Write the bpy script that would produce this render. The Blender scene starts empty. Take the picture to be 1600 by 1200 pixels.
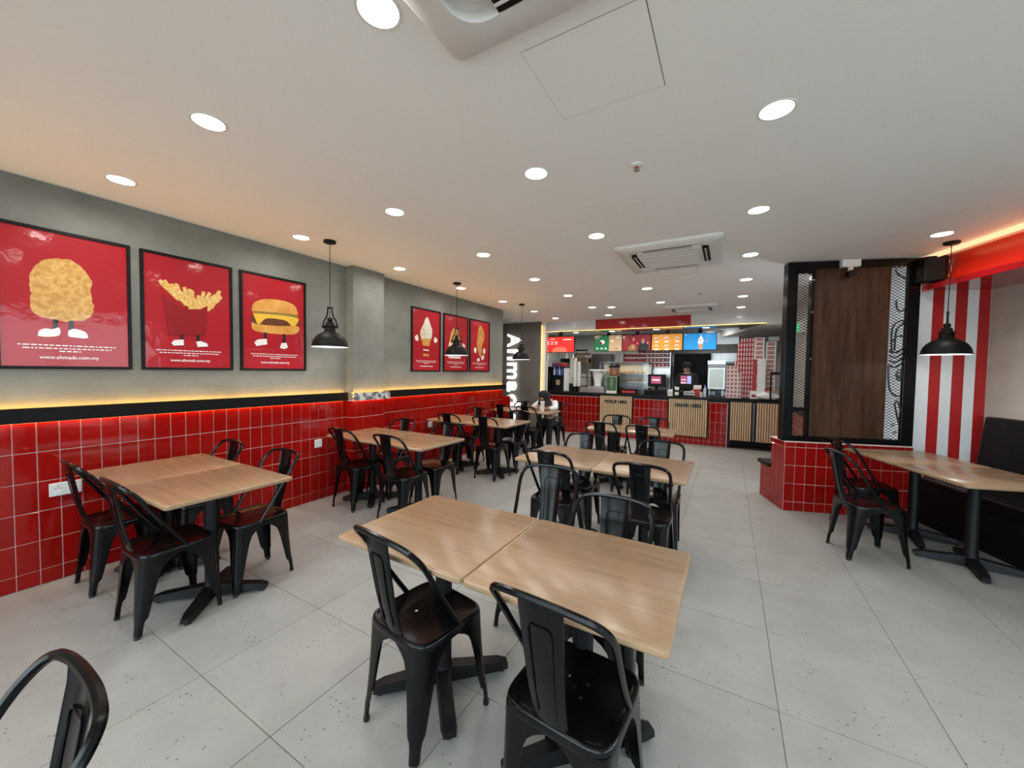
import bpy, bmesh, math, random
from mathutils import Vector, Matrix, Euler
random.seed(7)
scene = bpy.context.scene
COL = scene.collection
PI = math.pi
R = math.radians

# ------------------------------------------------------------------ camera
cam_data = bpy.data.cameras.new('camera')
cam_data.sensor_width = 36.0
cam_data.lens = 592.59 / 1600.0 * 36.0
cam_data.clip_start = 0.05
cam = bpy.data.objects.new('camera', cam_data)
COL.objects.link(cam)
YAW, PITCH, ROLL, CAM_H = 0.519092, -0.036187, 0.0143557, 1.4918
fw = Vector((-math.sin(YAW) * math.cos(PITCH), math.cos(YAW) * math.cos(PITCH), math.sin(PITCH)))
rt0 = Vector((math.cos(YAW), math.sin(YAW), 0))
up0 = rt0.cross(fw)
rt = rt0 * math.cos(ROLL) + up0 * math.sin(ROLL)
up = up0 * math.cos(ROLL) - rt0 * math.sin(ROLL)
m = Matrix((rt, up, -fw)).transposed().to_4x4()
m.translation = Vector((0, 0, CAM_H))
cam.matrix_world = m
scene.camera = cam

# ------------------------------------------------------------------ world, exposure
w = bpy.data.worlds.new('overcast_daylight')
scene.world = w
w.use_nodes = True
bg = w.node_tree.nodes['Background']
bg.inputs['Color'].default_value = (0.80, 0.90, 1.0, 1)
bg.inputs['Strength'].default_value = 7.5
vs = scene.view_settings
vs.view_transform = 'Standard'
vs.look = 'None'
vs.gamma = 1.0
vs.exposure = 0.0
vs.use_curve_mapping = False

DOWN_W = 4.8      # watts of each downlight
LED_RAIL_W = 1.1   # watts per metre of the warm strips in the wall rail

# ------------------------------------------------------------------ helpers
class MB:
    """collects vertices and faces of ONE mesh"""
    def __init__(s):
        s.v = []; s.f = []; s.mi = []; s.cur = 0
    def add(s, vs_, fs_):
        o = len(s.v)
        s.v += [tuple(p) for p in vs_]
        for f in fs_:
            s.f.append([i + o for i in f]); s.mi.append(s.cur)
        return s
    def box(s, x0, x1, y0, y1, z0, z1):
        x0, x1 = min(x0, x1), max(x0, x1); y0, y1 = min(y0, y1), max(y0, y1); z0, z1 = min(z0, z1), max(z0, z1)
        return s.add([(x0, y0, z0), (x1, y0, z0), (x1, y1, z0), (x0, y1, z0), (x0, y0, z1), (x1, y0, z1), (x1, y1, z1), (x0, y1, z1)],
                     [(3, 2, 1, 0), (4, 5, 6, 7), (0, 1, 5, 4), (1, 2, 6, 5), (2, 3, 7, 6), (3, 0, 4, 7)])
    def prism(s, poly, h0, h1, mp=lambda a, b, h: (a, b, h)):
        n = len(poly)
        vs_ = [mp(a, b, h0) for a, b in poly] + [mp(a, b, h1) for a, b in poly]
        fs_ = [list(range(n))[::-1], list(range(n, 2 * n))] + [[i, (i + 1) % n, (i + 1) % n + n, i + n] for i in range(n)]
        return s.add(vs_, fs_)
    def lathe(s, prof, n=24, c=(0, 0), cap=True):
        vs_ = []; fs_ = []
        for r, z in prof:
            for k in range(n):
                a = 2 * PI * k / n
                vs_.append((c[0] + r * math.cos(a), c[1] + r * math.sin(a), z))
        for j in range(len(prof) - 1):
            for k in range(n):
                k2 = (k + 1) % n
                fs_.append([j * n + k, j * n + k2, (j + 1) * n + k2, (j + 1) * n + k])
        if cap:
            fs_.append(list(range(n))[::-1]); fs_.append([(len(prof) - 1) * n + k for k in range(n)])
        return s.add(vs_, fs_)
    def loft(s, secs, closed=True, cap=True):
        n = len(secs[0]); vs_ = [p for sec in secs for p in sec]; fs_ = []
        for j in range(len(secs) - 1):
            for k in range(n if closed else n - 1):
                k2 = (k + 1) % n
                fs_.append([j * n + k, j * n + k2, (j + 1) * n + k2, (j + 1) * n + k])
        if cap and closed:
            fs_.append(list(range(n))[::-1]); fs_.append([(len(secs) - 1) * n + k for k in range(n)])
        return s.add(vs_, fs_)
    def tube(s, pts, r, n=8, cap=True):
        pts = [Vector(p) for p in pts]; secs = []
        T0 = (pts[1] - pts[0]).normalized()
        ref = Vector((0, 0, 1)) if abs(T0.z) < 0.9 else Vector((1, 0, 0))
        nrm = (ref - T0 * ref.dot(T0)).normalized()
        for i, p in enumerate(pts):
            T = (pts[min(i + 1, len(pts) - 1)] - pts[max(i - 1, 0)]).normalized()
            nrm = (nrm - T * nrm.dot(T)).normalized()
            b = T.cross(nrm)
            rr = r[i] if isinstance(r, (list, tuple)) else r
            secs.append([tuple(p + (nrm * math.cos(2 * PI * k / n) + b * math.sin(2 * PI * k / n)) * rr) for k in range(n)])
        return s.loft(secs, True, cap)
    def cyl(s, p0, p1, r, n=16):
        return s.tube([p0, p1], r, n)
    def mesh(s, name, mats, smooth=False):
        me = bpy.data.meshes.new(name)
        me.from_pydata(s.v, [], s.f)
        for mm in (mats if isinstance(mats, (list, tuple)) else [mats]):
            me.materials.append(M[mm] if isinstance(mm, str) else mm)
        if any(s.mi):
            me.polygons.foreach_set('material_index', s.mi)
        bm = bmesh.new(); bm.from_mesh(me)
        bmesh.ops.recalc_face_normals(bm, faces=bm.faces)
        bm.to_mesh(me); bm.free()
        if smooth:
            me.polygons.foreach_set('use_smooth', [True] * len(me.polygons))
            try:
                me.set_sharp_from_angle(angle=R(42))
            except Exception:
                pass
        me.update()
        return me
    def build(s, name, mats, parent=None, loc=(0, 0, 0), rotz=0.0, smooth=False, bevel=0.0):
        o = put(name, s.mesh(name, mats, smooth), parent, loc, rotz)
        if bevel:
            b = o.modifiers.new('bevel', 'BEVEL'); b.width = bevel; b.segments = 2; b.limit_method = 'ANGLE'
        return o

def put(name, me, parent=None, loc=(0, 0, 0), rotz=0.0):
    o = bpy.data.objects.new(name, me); COL.objects.link(o)
    o.location = loc; o.rotation_euler = (0, 0, rotz)
    if parent is not None:
        o.parent = parent
    return o
def tag(o, label=None, cat=None, group=None, kind=None):
    if label: o['label'] = label
    if cat: o['category'] = cat
    if group: o['group'] = group
    if kind: o['kind'] = kind
    return o
def thing(name, label, cat, loc=(0, 0, 0), rotz=0.0, group=None):
    return tag(put(name, None, None, loc, rotz), label, cat, group)
def struct(name, mb, mats, loc=(0, 0, 0), rotz=0.0, label=None, smooth=False):
    return tag(mb.build(name, mats, None, loc, rotz, smooth), label, None, None, 'structure')
def copy_tree(o, parent=None):
    c = o.copy(); COL.objects.link(c)
    if parent is not None: c.parent = parent
    for ch in list(o.children): copy_tree(ch, c)
    return c
def bx(name, mats, parent, x0, x1, y0, y1, z0, z1, bevel=0.0, loc=(0, 0, 0), rotz=0.0):
    return MB().box(x0, x1, y0, y1, z0, z1).build(name, mats, parent, loc, rotz, False, bevel)
def crom(pts, n=6):
    P = [Vector(p) for p in pts]; P = [P[0] * 2 - P[1]] + P + [P[-1] * 2 - P[-2]]; out = []
    for i in range(1, len(P) - 2):
        for k in range(n):
            t = k / n; a, b, c_, d = P[i - 1:i + 3]
            out.append(0.5 * ((2 * b) + (c_ - a) * t + (2 * a - 5 * b + 4 * c_ - d) * t * t + (3 * b - a - 3 * c_ + d) * t ** 3))
    out.append(P[-2]); return out
def rrect(w, d, r, n=5):
    out = []
    for cx, cy, a0 in ((w / 2 - r, d / 2 - r, 0), (-w / 2 + r, d / 2 - r, 90), (-w / 2 + r, -d / 2 + r, 180), (w / 2 - r, -d / 2 + r, 270)):
        for k in range(n + 1):
            a = R(a0 + 90 * k / n); out.append((cx + r * math.cos(a), cy + r * math.sin(a)))
    return out
def area(name, parent, loc, sx, sy, watts, color, rot=(0, 0, 0), shape='RECTANGLE', spread=180):
    l = bpy.data.lights.new(name, 'AREA'); l.shape = shape; l.size = sx; l.size_y = sy
    l.energy = watts; l.color = color; l.spread = R(spread)
    o = bpy.data.objects.new(name, l); COL.objects.link(o); o.location = loc; o.rotation_euler = rot
    if parent is not None: o.parent = parent
    return o
def text_mesh(body, size, depth=0.004, bold=0.0):
    cu = bpy.data.curves.new('lettering', 'FONT'); cu.body = body; cu.size = size
    cu.extrude = depth / 2; cu.offset = bold; cu.align_x = 'CENTER'; cu.resolution_u = 3
    o = bpy.data.objects.new('lettering', cu); COL.objects.link(o)
    me = bpy.data.meshes.new_from_object(o.evaluated_get(bpy.context.evaluated_depsgraph_get()))
    bpy.data.objects.remove(o); bpy.data.curves.remove(cu)
    me.materials.clear()
    return me
def text_obj(name, body, size, mat, parent, loc, rot, depth=0.004, bold=0.0, width=None, ysc=None):
    bpy.context.view_layer.update()
    me = text_mesh(body, size, depth, bold); me.materials.append(M[mat])
    if width:
        xs = [v.co.x for v in me.vertices]; k = width / (max(xs) - min(xs))
        for v in me.vertices:
            v.co.x *= k; v.co.y *= (ysc if ysc else k)
    o = put(name, me, parent, loc); o.rotation_euler = rot
    return o

# ------------------------------------------------------------------ materials
M = {}
def mat(name, color, rough=0.5, metal=0.0, coat=0.0, col2=None, nscale=8.0, stretch=(1, 1, 1), bump=0.0, bscale=60.0, emit=0.0,
        rnd=0.0, world=False, detail=5.0, spec=0.5, bstretch=None, ramp=(0.35, 0.65)):
    mt = bpy.data.materials.new(name); mt.use_nodes = True
    nt = mt.node_tree; N = nt.nodes; L = nt.links
    b = N['Principled BSDF']
    b.inputs['Base Color'].default_value = (*color, 1)
    b.inputs['Roughness'].default_value = rough
    b.inputs['Metallic'].default_value = metal
    b.inputs['Specular IOR Level'].default_value = spec
    if coat:
        b.inputs['Coat Weight'].default_value = coat; b.inputs['Coat Roughness'].default_value = 0.08
    if emit:
        b.inputs['Emission Color'].default_value = (*color, 1); b.inputs['Emission Strength'].default_value = emit
    vec = None
    if col2 or bump:
        if world:
            g = N.new('ShaderNodeNewGeometry'); vec = g.outputs['Position']
        else:
            g = N.new('ShaderNodeTexCoord'); vec = g.outputs['Object']
            oi = N.new('ShaderNodeObjectInfo'); ad = N.new('ShaderNodeVectorMath'); ad.operation = 'ADD'
            sc = N.new('ShaderNodeMath'); sc.operation = 'MULTIPLY'; sc.inputs[1].default_value = 37.0
            L.new(oi.outputs['Random'], sc.inputs[0]); L.new(vec, ad.inputs[0]); L.new(sc.outputs[0], ad.inputs[1]); vec = ad.outputs[0]
    last = None
    if col2:
        mp = N.new('ShaderNodeMapping'); mp.inputs['Scale'].default_value = stretch; L.new(vec, mp.inputs['Vector'])
        nz = N.new('ShaderNodeTexNoise'); nz.inputs['Scale'].default_value = nscale; nz.inputs['Detail'].default_value = detail
        nz.inputs['Roughness'].default_value = 0.6
        L.new(mp.outputs[0], nz.inputs['Vector'])
        rp = N.new('ShaderNodeValToRGB'); rp.color_ramp.elements[0].position = ramp[0]; rp.color_ramp.elements[1].position = ramp[1]
        rp.color_ramp.elements[0].color = (*color, 1); rp.color_ramp.elements[1].color = (*col2, 1)
        L.new(nz.outputs['Fac'], rp.inputs[0]); last = rp.outputs[0]
    if rnd:
        oi2 = N.new('ShaderNodeObjectInfo'); mr = N.new('ShaderNodeMapRange')
        mr.inputs[3].default_value = 1 - rnd; mr.inputs[4].default_value = 1 + rnd
        L.new(oi2.outputs['Random'], mr.inputs[0])
        hs = N.new('ShaderNodeHueSaturation'); hs.inputs['Color'].default_value = (*color, 1)
        if last: L.new(last, hs.inputs['Color'])
        L.new(mr.outputs[0], hs.inputs['Value']); last = hs.outputs[0]
    if last:
        L.new(last, b.inputs['Base Color'])
        if emit: L.new(last, b.inputs['Emission Color'])
    if bump:
        nb = N.new('ShaderNodeTexNoise'); nb.inputs['Scale'].default_value = bscale; nb.inputs['Detail'].default_value = 3
        if bstretch:
            mb_ = N.new('ShaderNodeMapping'); mb_.inputs['Scale'].default_value = bstretch; L.new(vec, mb_.inputs['Vector']); L.new(mb_.outputs[0], nb.inputs['Vector'])
        else:
            L.new(vec, nb.inputs['Vector'])
        bp = N.new('ShaderNodeBump'); bp.inputs['Strength'].default_value = bump; bp.inputs['Distance'].default_value = 0.02
        L.new(nb.outputs['Fac'], bp.inputs['Height']); L.new(bp.outputs[0], b.inputs['Normal'])
        if coat: L.new(bp.outputs[0], b.inputs['Coat Normal'])
    M[name] = mt
    return mt

mat('ceiling_paint', (0.88, 0.88, 0.87), 0.7, col2=(0.90, 0.90, 0.89), nscale=1.2, world=True)
mat('white_paint', (0.72, 0.72, 0.70), 0.45)
mat('white_plastic', (0.72, 0.72, 0.71), 0.35)
mat('concrete_warm', (0.36, 0.315, 0.265), 0.6, col2=(0.46, 0.41, 0.35), nscale=2.2, world=True, detail=9, bump=0.05, bscale=35, ramp=(0.3, 0.7))
mat('concrete', (0.17, 0.172, 0.15), 0.62, spec=0.3, col2=(0.25, 0.252, 0.222), nscale=2.2, stretch=(1, 1, 1.3), world=True, detail=9, bump=0.06, bscale=35, ramp=(0.3, 0.7))
mat('concrete_dark', (0.13, 0.115, 0.095), 0.6, col2=(0.18, 0.165, 0.135), nscale=2.5, world=True, detail=9, bump=0.05, bscale=35)
mat('red_tile', (0.25, 0.005, 0.0035), 0.05, spec=0.22, rnd=0.10, bump=0.02, bscale=9)
mat('grout', (0.74, 0.52, 0.47), 0.8)
mat('floor_grout', (0.16, 0.15, 0.14), 0.85)
mat('black_metal', (0.003, 0.003, 0.0034), 0.20, spec=0.26)
mat('black_matt', (0.005, 0.005, 0.005), 0.5, spec=0.2)
mat('black_rubber', (0.012, 0.012, 0.012), 0.75)
mat('black_iron', (0.005, 0.0053, 0.0058), 0.5, spec=0.22, bump=0.03, bscale=120)
mat('black_leather', (0.004, 0.004, 0.0043), 0.42, spec=0.2, bump=0.05, bscale=140)
mat('table_wood', (0.28, 0.18, 0.10), 0.25, col2=(0.385, 0.258, 0.157), nscale=2.6, stretch=(1.0, 12, 12), detail=9, spec=0.5, ramp=(0.24, 0.76))
mat('slat_wood', (0.46, 0.30, 0.16), 0.5, col2=(0.58, 0.40, 0.235), nscale=3, stretch=(20, 20, 1.5), rnd=0.08)
mat('walnut', (0.034, 0.015, 0.008), 0.45, spec=0.12, col2=(0.074, 0.036, 0.021), nscale=2.2, stretch=(9, 9, 0.8), detail=8)
mat('rail_black', (0.005, 0.0045, 0.004), 0.55, spec=0.12)
mat('chrome_marble', (0.10, 0.10, 0.10), 0.08, metal=0.0, coat=1.0, col2=(0.62, 0.62, 0.60), nscale=14, detail=8, ramp=(0.42, 0.58), world=True)
mat('steel', (0.46, 0.46, 0.46), 0.28, metal=1.0, col2=(0.58, 0.58, 0.58), nscale=2, stretch=(1, 1, 14))
mat('dark_steel', (0.16, 0.165, 0.17), 0.32, metal=1.0)
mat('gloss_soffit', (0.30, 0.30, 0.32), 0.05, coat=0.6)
mat('gloss_red', (0.42, 0.010, 0.014), 0.10, coat=0.6)
mat('gloss_white', (0.72, 0.72, 0.72), 0.12, coat=0.6)
mat('cove_red', (0.50, 0.028, 0.014), 0.28, coat=0.2)
mat('stripe_red', (0.36, 0.012, 0.012), 0.3)
mat('stripe_white', (0.66, 0.66, 0.65), 0.3)
mat('lamp_white', (1.0, 0.98, 0.95), 0.5, emit=9.0)
mat('bulb_white', (0.90, 0.93, 1.0), 0.5, emit=5.0)
mat('led_warm', (1.0, 0.62, 0.14), 0.5, emit=2.6)
mat('led_yellow', (1.0, 0.50, 0.035), 0.5, emit=13.0)
mat('led_orange', (1.0, 0.34, 0.04), 0.5, emit=1.0)
mat('led_peach', (1.0, 0.66, 0.36), 0.5, emit=1.0)
mat('sign_white', (1.0, 1.0, 1.0), 0.4, emit=0.75)
mat('shade_inside', (0.75, 0.75, 0.75), 0.5)
mat('rust_seat', (0.20, 0.055, 0.022), 0.4)
mat('skin', (0.42, 0.24, 0.16), 0.5)
mat('cloth_white', (0.70, 0.70, 0.70), 0.85, bump=0.05, bscale=30)
mat('cloth_black', (0.010, 0.010, 0.012), 0.9, bump=0.04, bscale=40)
mat('paper_white', (0.78, 0.77, 0.74), 0.6)
mat('paper_cream', (0.72, 0.66, 0.52), 0.6)
mat('paper_red', (0.40, 0.02, 0.022), 0.5)
mat('cardboard', (0.45, 0.30, 0.19), 0.75)
mat('rack_wood', (0.26, 0.17, 0.10), 0.6, col2=(0.34, 0.23, 0.14), nscale=3, stretch=(1, 1, 10))
mat('plastic_brown', (0.20, 0.10, 0.06), 0.2)
mat('blue_plastic', (0.05, 0.08, 0.35), 0.3)
mat('pale_blue', (0.45, 0.55, 0.75), 0.3)
mat('green_card', (0.02, 0.10, 0.045), 0.4)
mat('gold_print', (0.60, 0.42, 0.12), 0.4)
mat('fried_gold', (0.55, 0.25, 0.05), 0.6, col2=(0.72, 0.42, 0.12), nscale=25, detail=8)
mat('exit_green', (0.02, 0.55, 0.25), 0.4, emit=0.9)
mat('socket_white', (0.66, 0.66, 0.65), 0.3)
mat('doodle_black', (0.015, 0.015, 0.015), 0.5)
mat('pale_glass_panel', (0.40, 0.45, 0.38), 0.15, coat=0.5)
# flat print on the posters: all share the same glossy laminate
def laminate(name, color, col2=None, nscale=30, stretch=(1, 1, 1)):
    mat(name, color, 0.45, spec=0.2, coat=0.45, col2=col2, nscale=nscale, stretch=stretch, bump=0.11, bscale=7.5, world=True)
laminate('print_red', (0.40, 0.008, 0.016))
laminate('print_bag', (0.27, 0.006, 0.010))
laminate('print_nugget', (0.52, 0.25, 0.055), (0.74, 0.45, 0.15), 34)
laminate('print_bun', (0.62, 0.27, 0.05), (0.74, 0.38, 0.09), 10)
laminate('print_patty', (0.09, 0.028, 0.010), (0.16, 0.055, 0.02), 40)
laminate('print_cheese', (0.80, 0.48, 0.05))
laminate('print_lettuce', (0.20, 0.19, 0.03), (0.35, 0.16, 0.04), 40)
laminate('print_fries', (0.66, 0.34, 0.06), (0.86, 0.62, 0.24), 45)
laminate('print_white', (0.82, 0.80, 0.78))
laminate('print_black', (0.015, 0.014, 0.014))
laminate('print_cream', (0.80, 0.76, 0.66), (0.62, 0.55, 0.42), 12)
laminate('print_cone', (0.62, 0.31, 0.07))
laminate('print_drum', (0.40, 0.15, 0.03), (0.68, 0.36, 0.10), 18)
# screens that glow
for nm, cc, st in (('screen_red', (0.80, 0.035, 0.03), 0.85), ('screen_green', (0.02, 0.16, 0.06), 0.8), ('screen_tan', (0.50, 0.34, 0.19), 0.8),
                   ('screen_maroon', (0.24, 0.010, 0.022), 0.8), ('screen_orange', (0.70, 0.28, 0.02), 0.85), ('screen_blue', (0.0, 0.25, 0.62), 1.0),
                   ('screen_white', (0.85, 0.82, 0.80), 0.8), ('screen_brown', (0.26, 0.13, 0.05), 0.8), ('screen_grey', (0.24, 0.22, 0.23), 0.8),
                   ('screen_skin', (0.50, 0.25, 0.14), 0.8), ('screen_black', (0.01, 0.01, 0.012), 0.3), ('screen_magenta', (0.36, 0.02, 0.09), 0.9),
                   ('screen_lilac', (0.32, 0.38, 0.80), 0.9), ('screen_salmon', (0.75, 0.16, 0.10), 0.8), ('screen_cone', (0.60, 0.26, 0.06), 0.8)):
    mat(nm, cc, 0.25, emit=st * 0.72)

def floor_material():
    mt = mat('floor_tile', (0.30, 0.30, 0.282), 0.42, col2=(0.345, 0.345, 0.325), nscale=3.5, world=True, detail=8, spec=0.4, rnd=0.02)
    nt = mt.node_tree; N = nt.nodes; L = nt.links; b = N['Principled BSDF']
    src = b.inputs['Base Color'].links[0].from_socket
    g = N.new('ShaderNodeNewGeometry'); vz = N.new('ShaderNodeTexVoronoi'); vz.inputs['Scale'].default_value = 38
    L.new(g.outputs['Position'], vz.inputs['Vector'])
    nz = N.new('ShaderNodeTexNoise'); nz.inputs['Scale'].default_value = 6; L.new(g.outputs['Position'], nz.inputs['Vector'])
    th = N.new('ShaderNodeMapRange'); th.inputs[1].default_value = 0.42; th.inputs[2].default_value = 0.72; th.inputs[3].default_value = 0.05; th.inputs[4].default_value = 0.21
    L.new(nz.outputs['Fac'], th.inputs[0])
    lt = N.new('ShaderNodeMath'); lt.operation = 'LESS_THAN'; L.new(vz.outputs['Distance'], lt.inputs[0]); L.new(th.outputs[0], lt.inputs[1])
    mx = N.new('ShaderNodeMixRGB'); mx.inputs['Color2'].default_value = (0.125, 0.115, 0.10, 1)
    L.new(lt.outputs[0], mx.inputs['Fac']); L.new(src, mx.inputs['Color1']); L.new(mx.outputs[0], b.inputs['Base Color'])
floor_material()

def brick_material(name, c1, c2, cm, bw, bh, rough=0.2):
    mt = bpy.data.materials.new(name); mt.use_nodes = True; nt = mt.node_tree; N = nt.nodes; L = nt.links; b = N['Principled BSDF']
    g = N.new('ShaderNodeNewGeometry'); sp = N.new('ShaderNodeSeparateXYZ'); L.new(g.outputs['Position'], sp.inputs[0])
    ad = N.new('ShaderNodeMath'); ad.operation = 'ADD'; L.new(sp.outputs[0], ad.inputs[0]); L.new(sp.outputs[1], ad.inputs[1])
    cb = N.new('ShaderNodeCombineXYZ'); L.new(ad.outputs[0], cb.inputs[0]); L.new(sp.outputs[2], cb.inputs[1])
    br = N.new('ShaderNodeTexBrick'); br.offset = 0; br.inputs['Scale'].default_value = 1; br.inputs['Brick Width'].default_value = bw
    br.inputs['Row Height'].default_value = bh; br.inputs['Mortar Size'].default_value = 0.005
    br.inputs['Color1'].default_value = (*c1, 1); br.inputs['Color2'].default_value = (*c2, 1); br.inputs['Mortar'].default_value = (*cm, 1)
    L.new(cb.outputs[0], br.inputs['Vector']); L.new(br.outputs['Color'], b.inputs['Base Color']); b.inputs['Roughness'].default_value = rough
    M[name] = mt
brick_material('white_wall_tile', (0.52, 0.52, 0.49), (0.56, 0.56, 0.52), (0.34, 0.34, 0.32), 0.10, 0.20)
brick_material('red_wall_tile', (0.36, 0.012, 0.009), (0.33, 0.012, 0.009), (0.55, 0.42, 0.40), 0.10, 0.20)
brick_material('kitchen_floor', (0.10, 0.09, 0.08), (0.12, 0.11, 0.10), (0.06, 0.055, 0.05), 0.3, 0.3, 0.4)

def glass_material(name, tint=(0.95, 0.98, 0.97), refl=0.08):
    mt = bpy.data.materials.new(name); mt.use_nodes = True; nt = mt.node_tree; N = nt.nodes; L = nt.links
    N.remove(N['Principled BSDF']); out = N['Material Output']
    tr = N.new('ShaderNodeBsdfTransparent'); tr.inputs[0].default_value = (*tint, 1)
    gl = N.new('ShaderNodeBsdfGlossy'); gl.inputs['Roughness'].default_value = 0.03
    fr = N.new('ShaderNodeFresnel'); fr.inputs[0].default_value = 1.45
    mx = N.new('ShaderNodeMixShader'); L.new(fr.outputs[0], mx.inputs[0]); L.new(tr.outputs[0], mx.inputs[1]); L.new(gl.outputs[0], mx.inputs[2])
    L.new(mx.outputs[0], out.inputs[0]); M[name] = mt
glass_material('clear_glass')
glass_material('smoky_plastic', (0.55, 0.38, 0.32))

# ------------------------------------------------------------------ ceramic tiles as single pieces
_tile_cache = {}
def tile_mesh(name, w_, h_, t, ch, mtl):
    key = (name, round(w_, 4), round(h_, 4), mtl)
    if key not in _tile_cache:
        a, b = w_ / 2, h_ / 2; i, j = a - ch, b - ch
        vs_ = [(-a, 0, -b), (a, 0, -b), (a, 0, b), (-a, 0, b), (-a, -t + ch, -b), (a, -t + ch, -b), (a, -t + ch, b), (-a, -t + ch, b),
               (-i, -t, -j), (i, -t, -j), (i, -t, j), (-i, -t, j)]
        fs_ = [(0, 1, 5, 4), (1, 2, 6, 5), (2, 3, 7, 6), (3, 0, 4, 7), (4, 5, 9, 8), (5, 6, 10, 9), (6, 7, 11, 10), (7, 4, 8, 11), (8, 9, 10, 11)]
        mb = MB(); mb.add(vs_, fs_)
        _tile_cache[key] = mb.mesh(name, mtl)
    return _tile_cache[key]
def cuts(a0, a1, step, joint):
    k = math.ceil((a0 - joint) / step - 1e-6); out = [a0]; x = joint + k * step
    while x < a1 - 1e-6:
        if x > a0 + 1e-6: out.append(x)
        x += step
    out.append(a1); return [(p, q) for p, q in zip(out, out[1:]) if q - p > 0.012]
def tile_field(parent, u0, u1, z0, z1, origin, rotz, ju=0.0, jz=0.1, tw=0.1, th=0.2, mtl='red_tile', gap=0.005, t=0.008, skip=None, stuff=False):
    ca, sa = math.cos(rotz), math.sin(rotz); joined = MB()
    for (a, b) in cuts(u0, u1, tw, ju):
        for (c, d) in cuts(z0, z1, th, jz):
            if skip and skip((a + b) / 2, (c + d) / 2): continue
            me = tile_mesh('tile', b - a - gap, d - c - gap, t, 0.0025, mtl)
            u, z = (a + b) / 2, (c + d) / 2
            loc = (origin[0] + ca * u, origin[1] + sa * u, origin[2] + z)
            if stuff:
                joined.add([(loc[0] + ca * v.co.x - sa * v.co.y, loc[1] + sa * v.co.x + ca * v.co.y, loc[2] + v.co.z) for v in me.vertices],
                           [list(p.vertices) for p in me.polygons])
            else:
                put('tile', me, parent, loc, rotz)
    if stuff:
        tag(joined.build('tiles', mtl, parent), kind='stuff')

# ================================================================== THE SETTING
CEIL = 2.70
PH = R(18.0)                      # the right-hand corner of the room is turned by 18 degrees
P0 = (0.555, 5.06, 0.0)           # front-left foot of the tiled plinth; its local x runs along the plinth, local y behind it
def loc18(s, t, z=0.0):
    return (P0[0] + s * math.cos(PH) - t * math.sin(PH), P0[1] + s * math.sin(PH) + t * math.cos(PH), z)

# ---- floor: slab of dark joint mortar with single tiles on it
floor = struct('floor', MB().box(-5.6, 5.6, -2.4, 8.75, -0.12, -0.003), 'floor_grout', label='pale grey speckled square floor tiles with thin dark joints')
FX, FY, FT = 0.2364, 2.0089, 0.6
def ftile(w_, d_):
    me = tile_mesh('floor_tile', w_, d_, 0.003, 0.0008, 'floor_tile'); return me
rest = MB()
for (a, b) in cuts(-5.3, 5.2, FT, FX):
    for (c, d) in cuts(-2.3, 8.73, FT, FY):
        cx, cy = (a + b) / 2, (c + d) / 2
        # wholly behind the angled corner structure / the outside: nothing to see there
        s_, t_ = (cx - P0[0]) * math.cos(PH) + (cy - P0[1]) * math.sin(PH), -(cx - P0[0]) * math.sin(PH) + (cy - P0[1]) * math.cos(PH)
        if cx < -4.3 and cy < 6.3: continue
        if s_ > 2.3: continue
        me = ftile(b - a - 0.003, d - c - 0.003)
        if cy > -0.45:
            o = put('floor_tile', me, floor, (cx, cy, -0.003)); o.rotation_euler = (R(-90), 0, 0)
        else:
            x0, x1, y0, y1 = a + .0015, b - .0015, c + .0015, d - .0015
            rest.box(x0, x1, y0, y1, -0.003, 0.0)
tag(rest.build('floor_tiles_by_the_entrance', 'floor_tile', floor), kind='stuff')

# ---- ceiling with its access panel
ceiling = struct('ceiling', MB().box(-5.6, 5.6, -2.4, 8.74, CEIL, CEIL + 0.12), 'ceiling_paint')
bx('access_panel', 'ceiling_paint', ceiling, -0.724, -0.272, 1.300, 1.732, CEIL - 0.002, CEIL)
g_ = MB()
for (x0, x1, y0, y1) in ((-0.7255, -0.724, 1.2985, 1.7345), (-0.272, -0.2685, 1.2985, 1.7345), (-0.7255, -0.2685, 1.2985, 1.300), (-0.7255, -0.2685, 1.732, 1.7345)):
    g_.box(x0, x1, y0, y1, CEIL - 0.001, CEIL)
g_.build('panel_gap', 'floor_grout', ceiling)
g_ = MB()
for (x0, x1, y0, y1) in ((-0.79, -0.787, 4.76, 5.10), (-0.36, -0.357, 4.76, 5.10), (-0.79, -0.357, 5.10, 5.103)):
    g_.box(x0, x1, y0, y1, CEIL - 0.001, CEIL)
g_.build('panel_gap', 'floor_grout', ceiling)

# ---- left wall: concrete above, red tile wainscot below
def left_wall(name, y0, y1, ytile, xs=-4.0):
    wl = struct(name, MB().box(xs - 0.25, xs, y0, y1, 0, CEIL).box(xs, xs + 0.007, y0, y1, 0, 1.105), ['concrete', 'grout'])
    me = wl.data
    for p in me.polygons:
        if p.index >= 6: p.material_index = 1
    tile_field(wl, ytile, y1, 0.0, 1.108, (xs + 0.007, 0, 0), R(90), ju=0.01)
    return wl
wl1 = left_wall('wall_left', -2.3, 2.975, -0.49)
tile_field(wl1, -2.3, -0.49, 0.0, 1.108, (-3.993, 0, 0), R(90), ju=0.01, stuff=True)
wl2 = left_wall('wall_left_far', 3.436, 6.60, 3.436)
pil = struct('wall_left_pillar', MB().box(-4.25, -3.875, 2.975, 3.436, 0, CEIL), 'concrete')
bx('grout_backing', 'grout', pil, -3.875, -3.868, 2.975, 3.436, 0, 1.105)
bx('grout_backing', 'grout', pil, -3.99, -3.868, 2.968, 2.975, 0, 1.105)
tile_field(pil, 2.960, 3.436, 0, 1.108, (-3.868, 0, 0), R(90), ju=0.01)
tile_field(pil, 0.0, 0.117, 0, 1.108, (-3.985, 2.968, 0), 0.0, ju=0.0)
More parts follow.
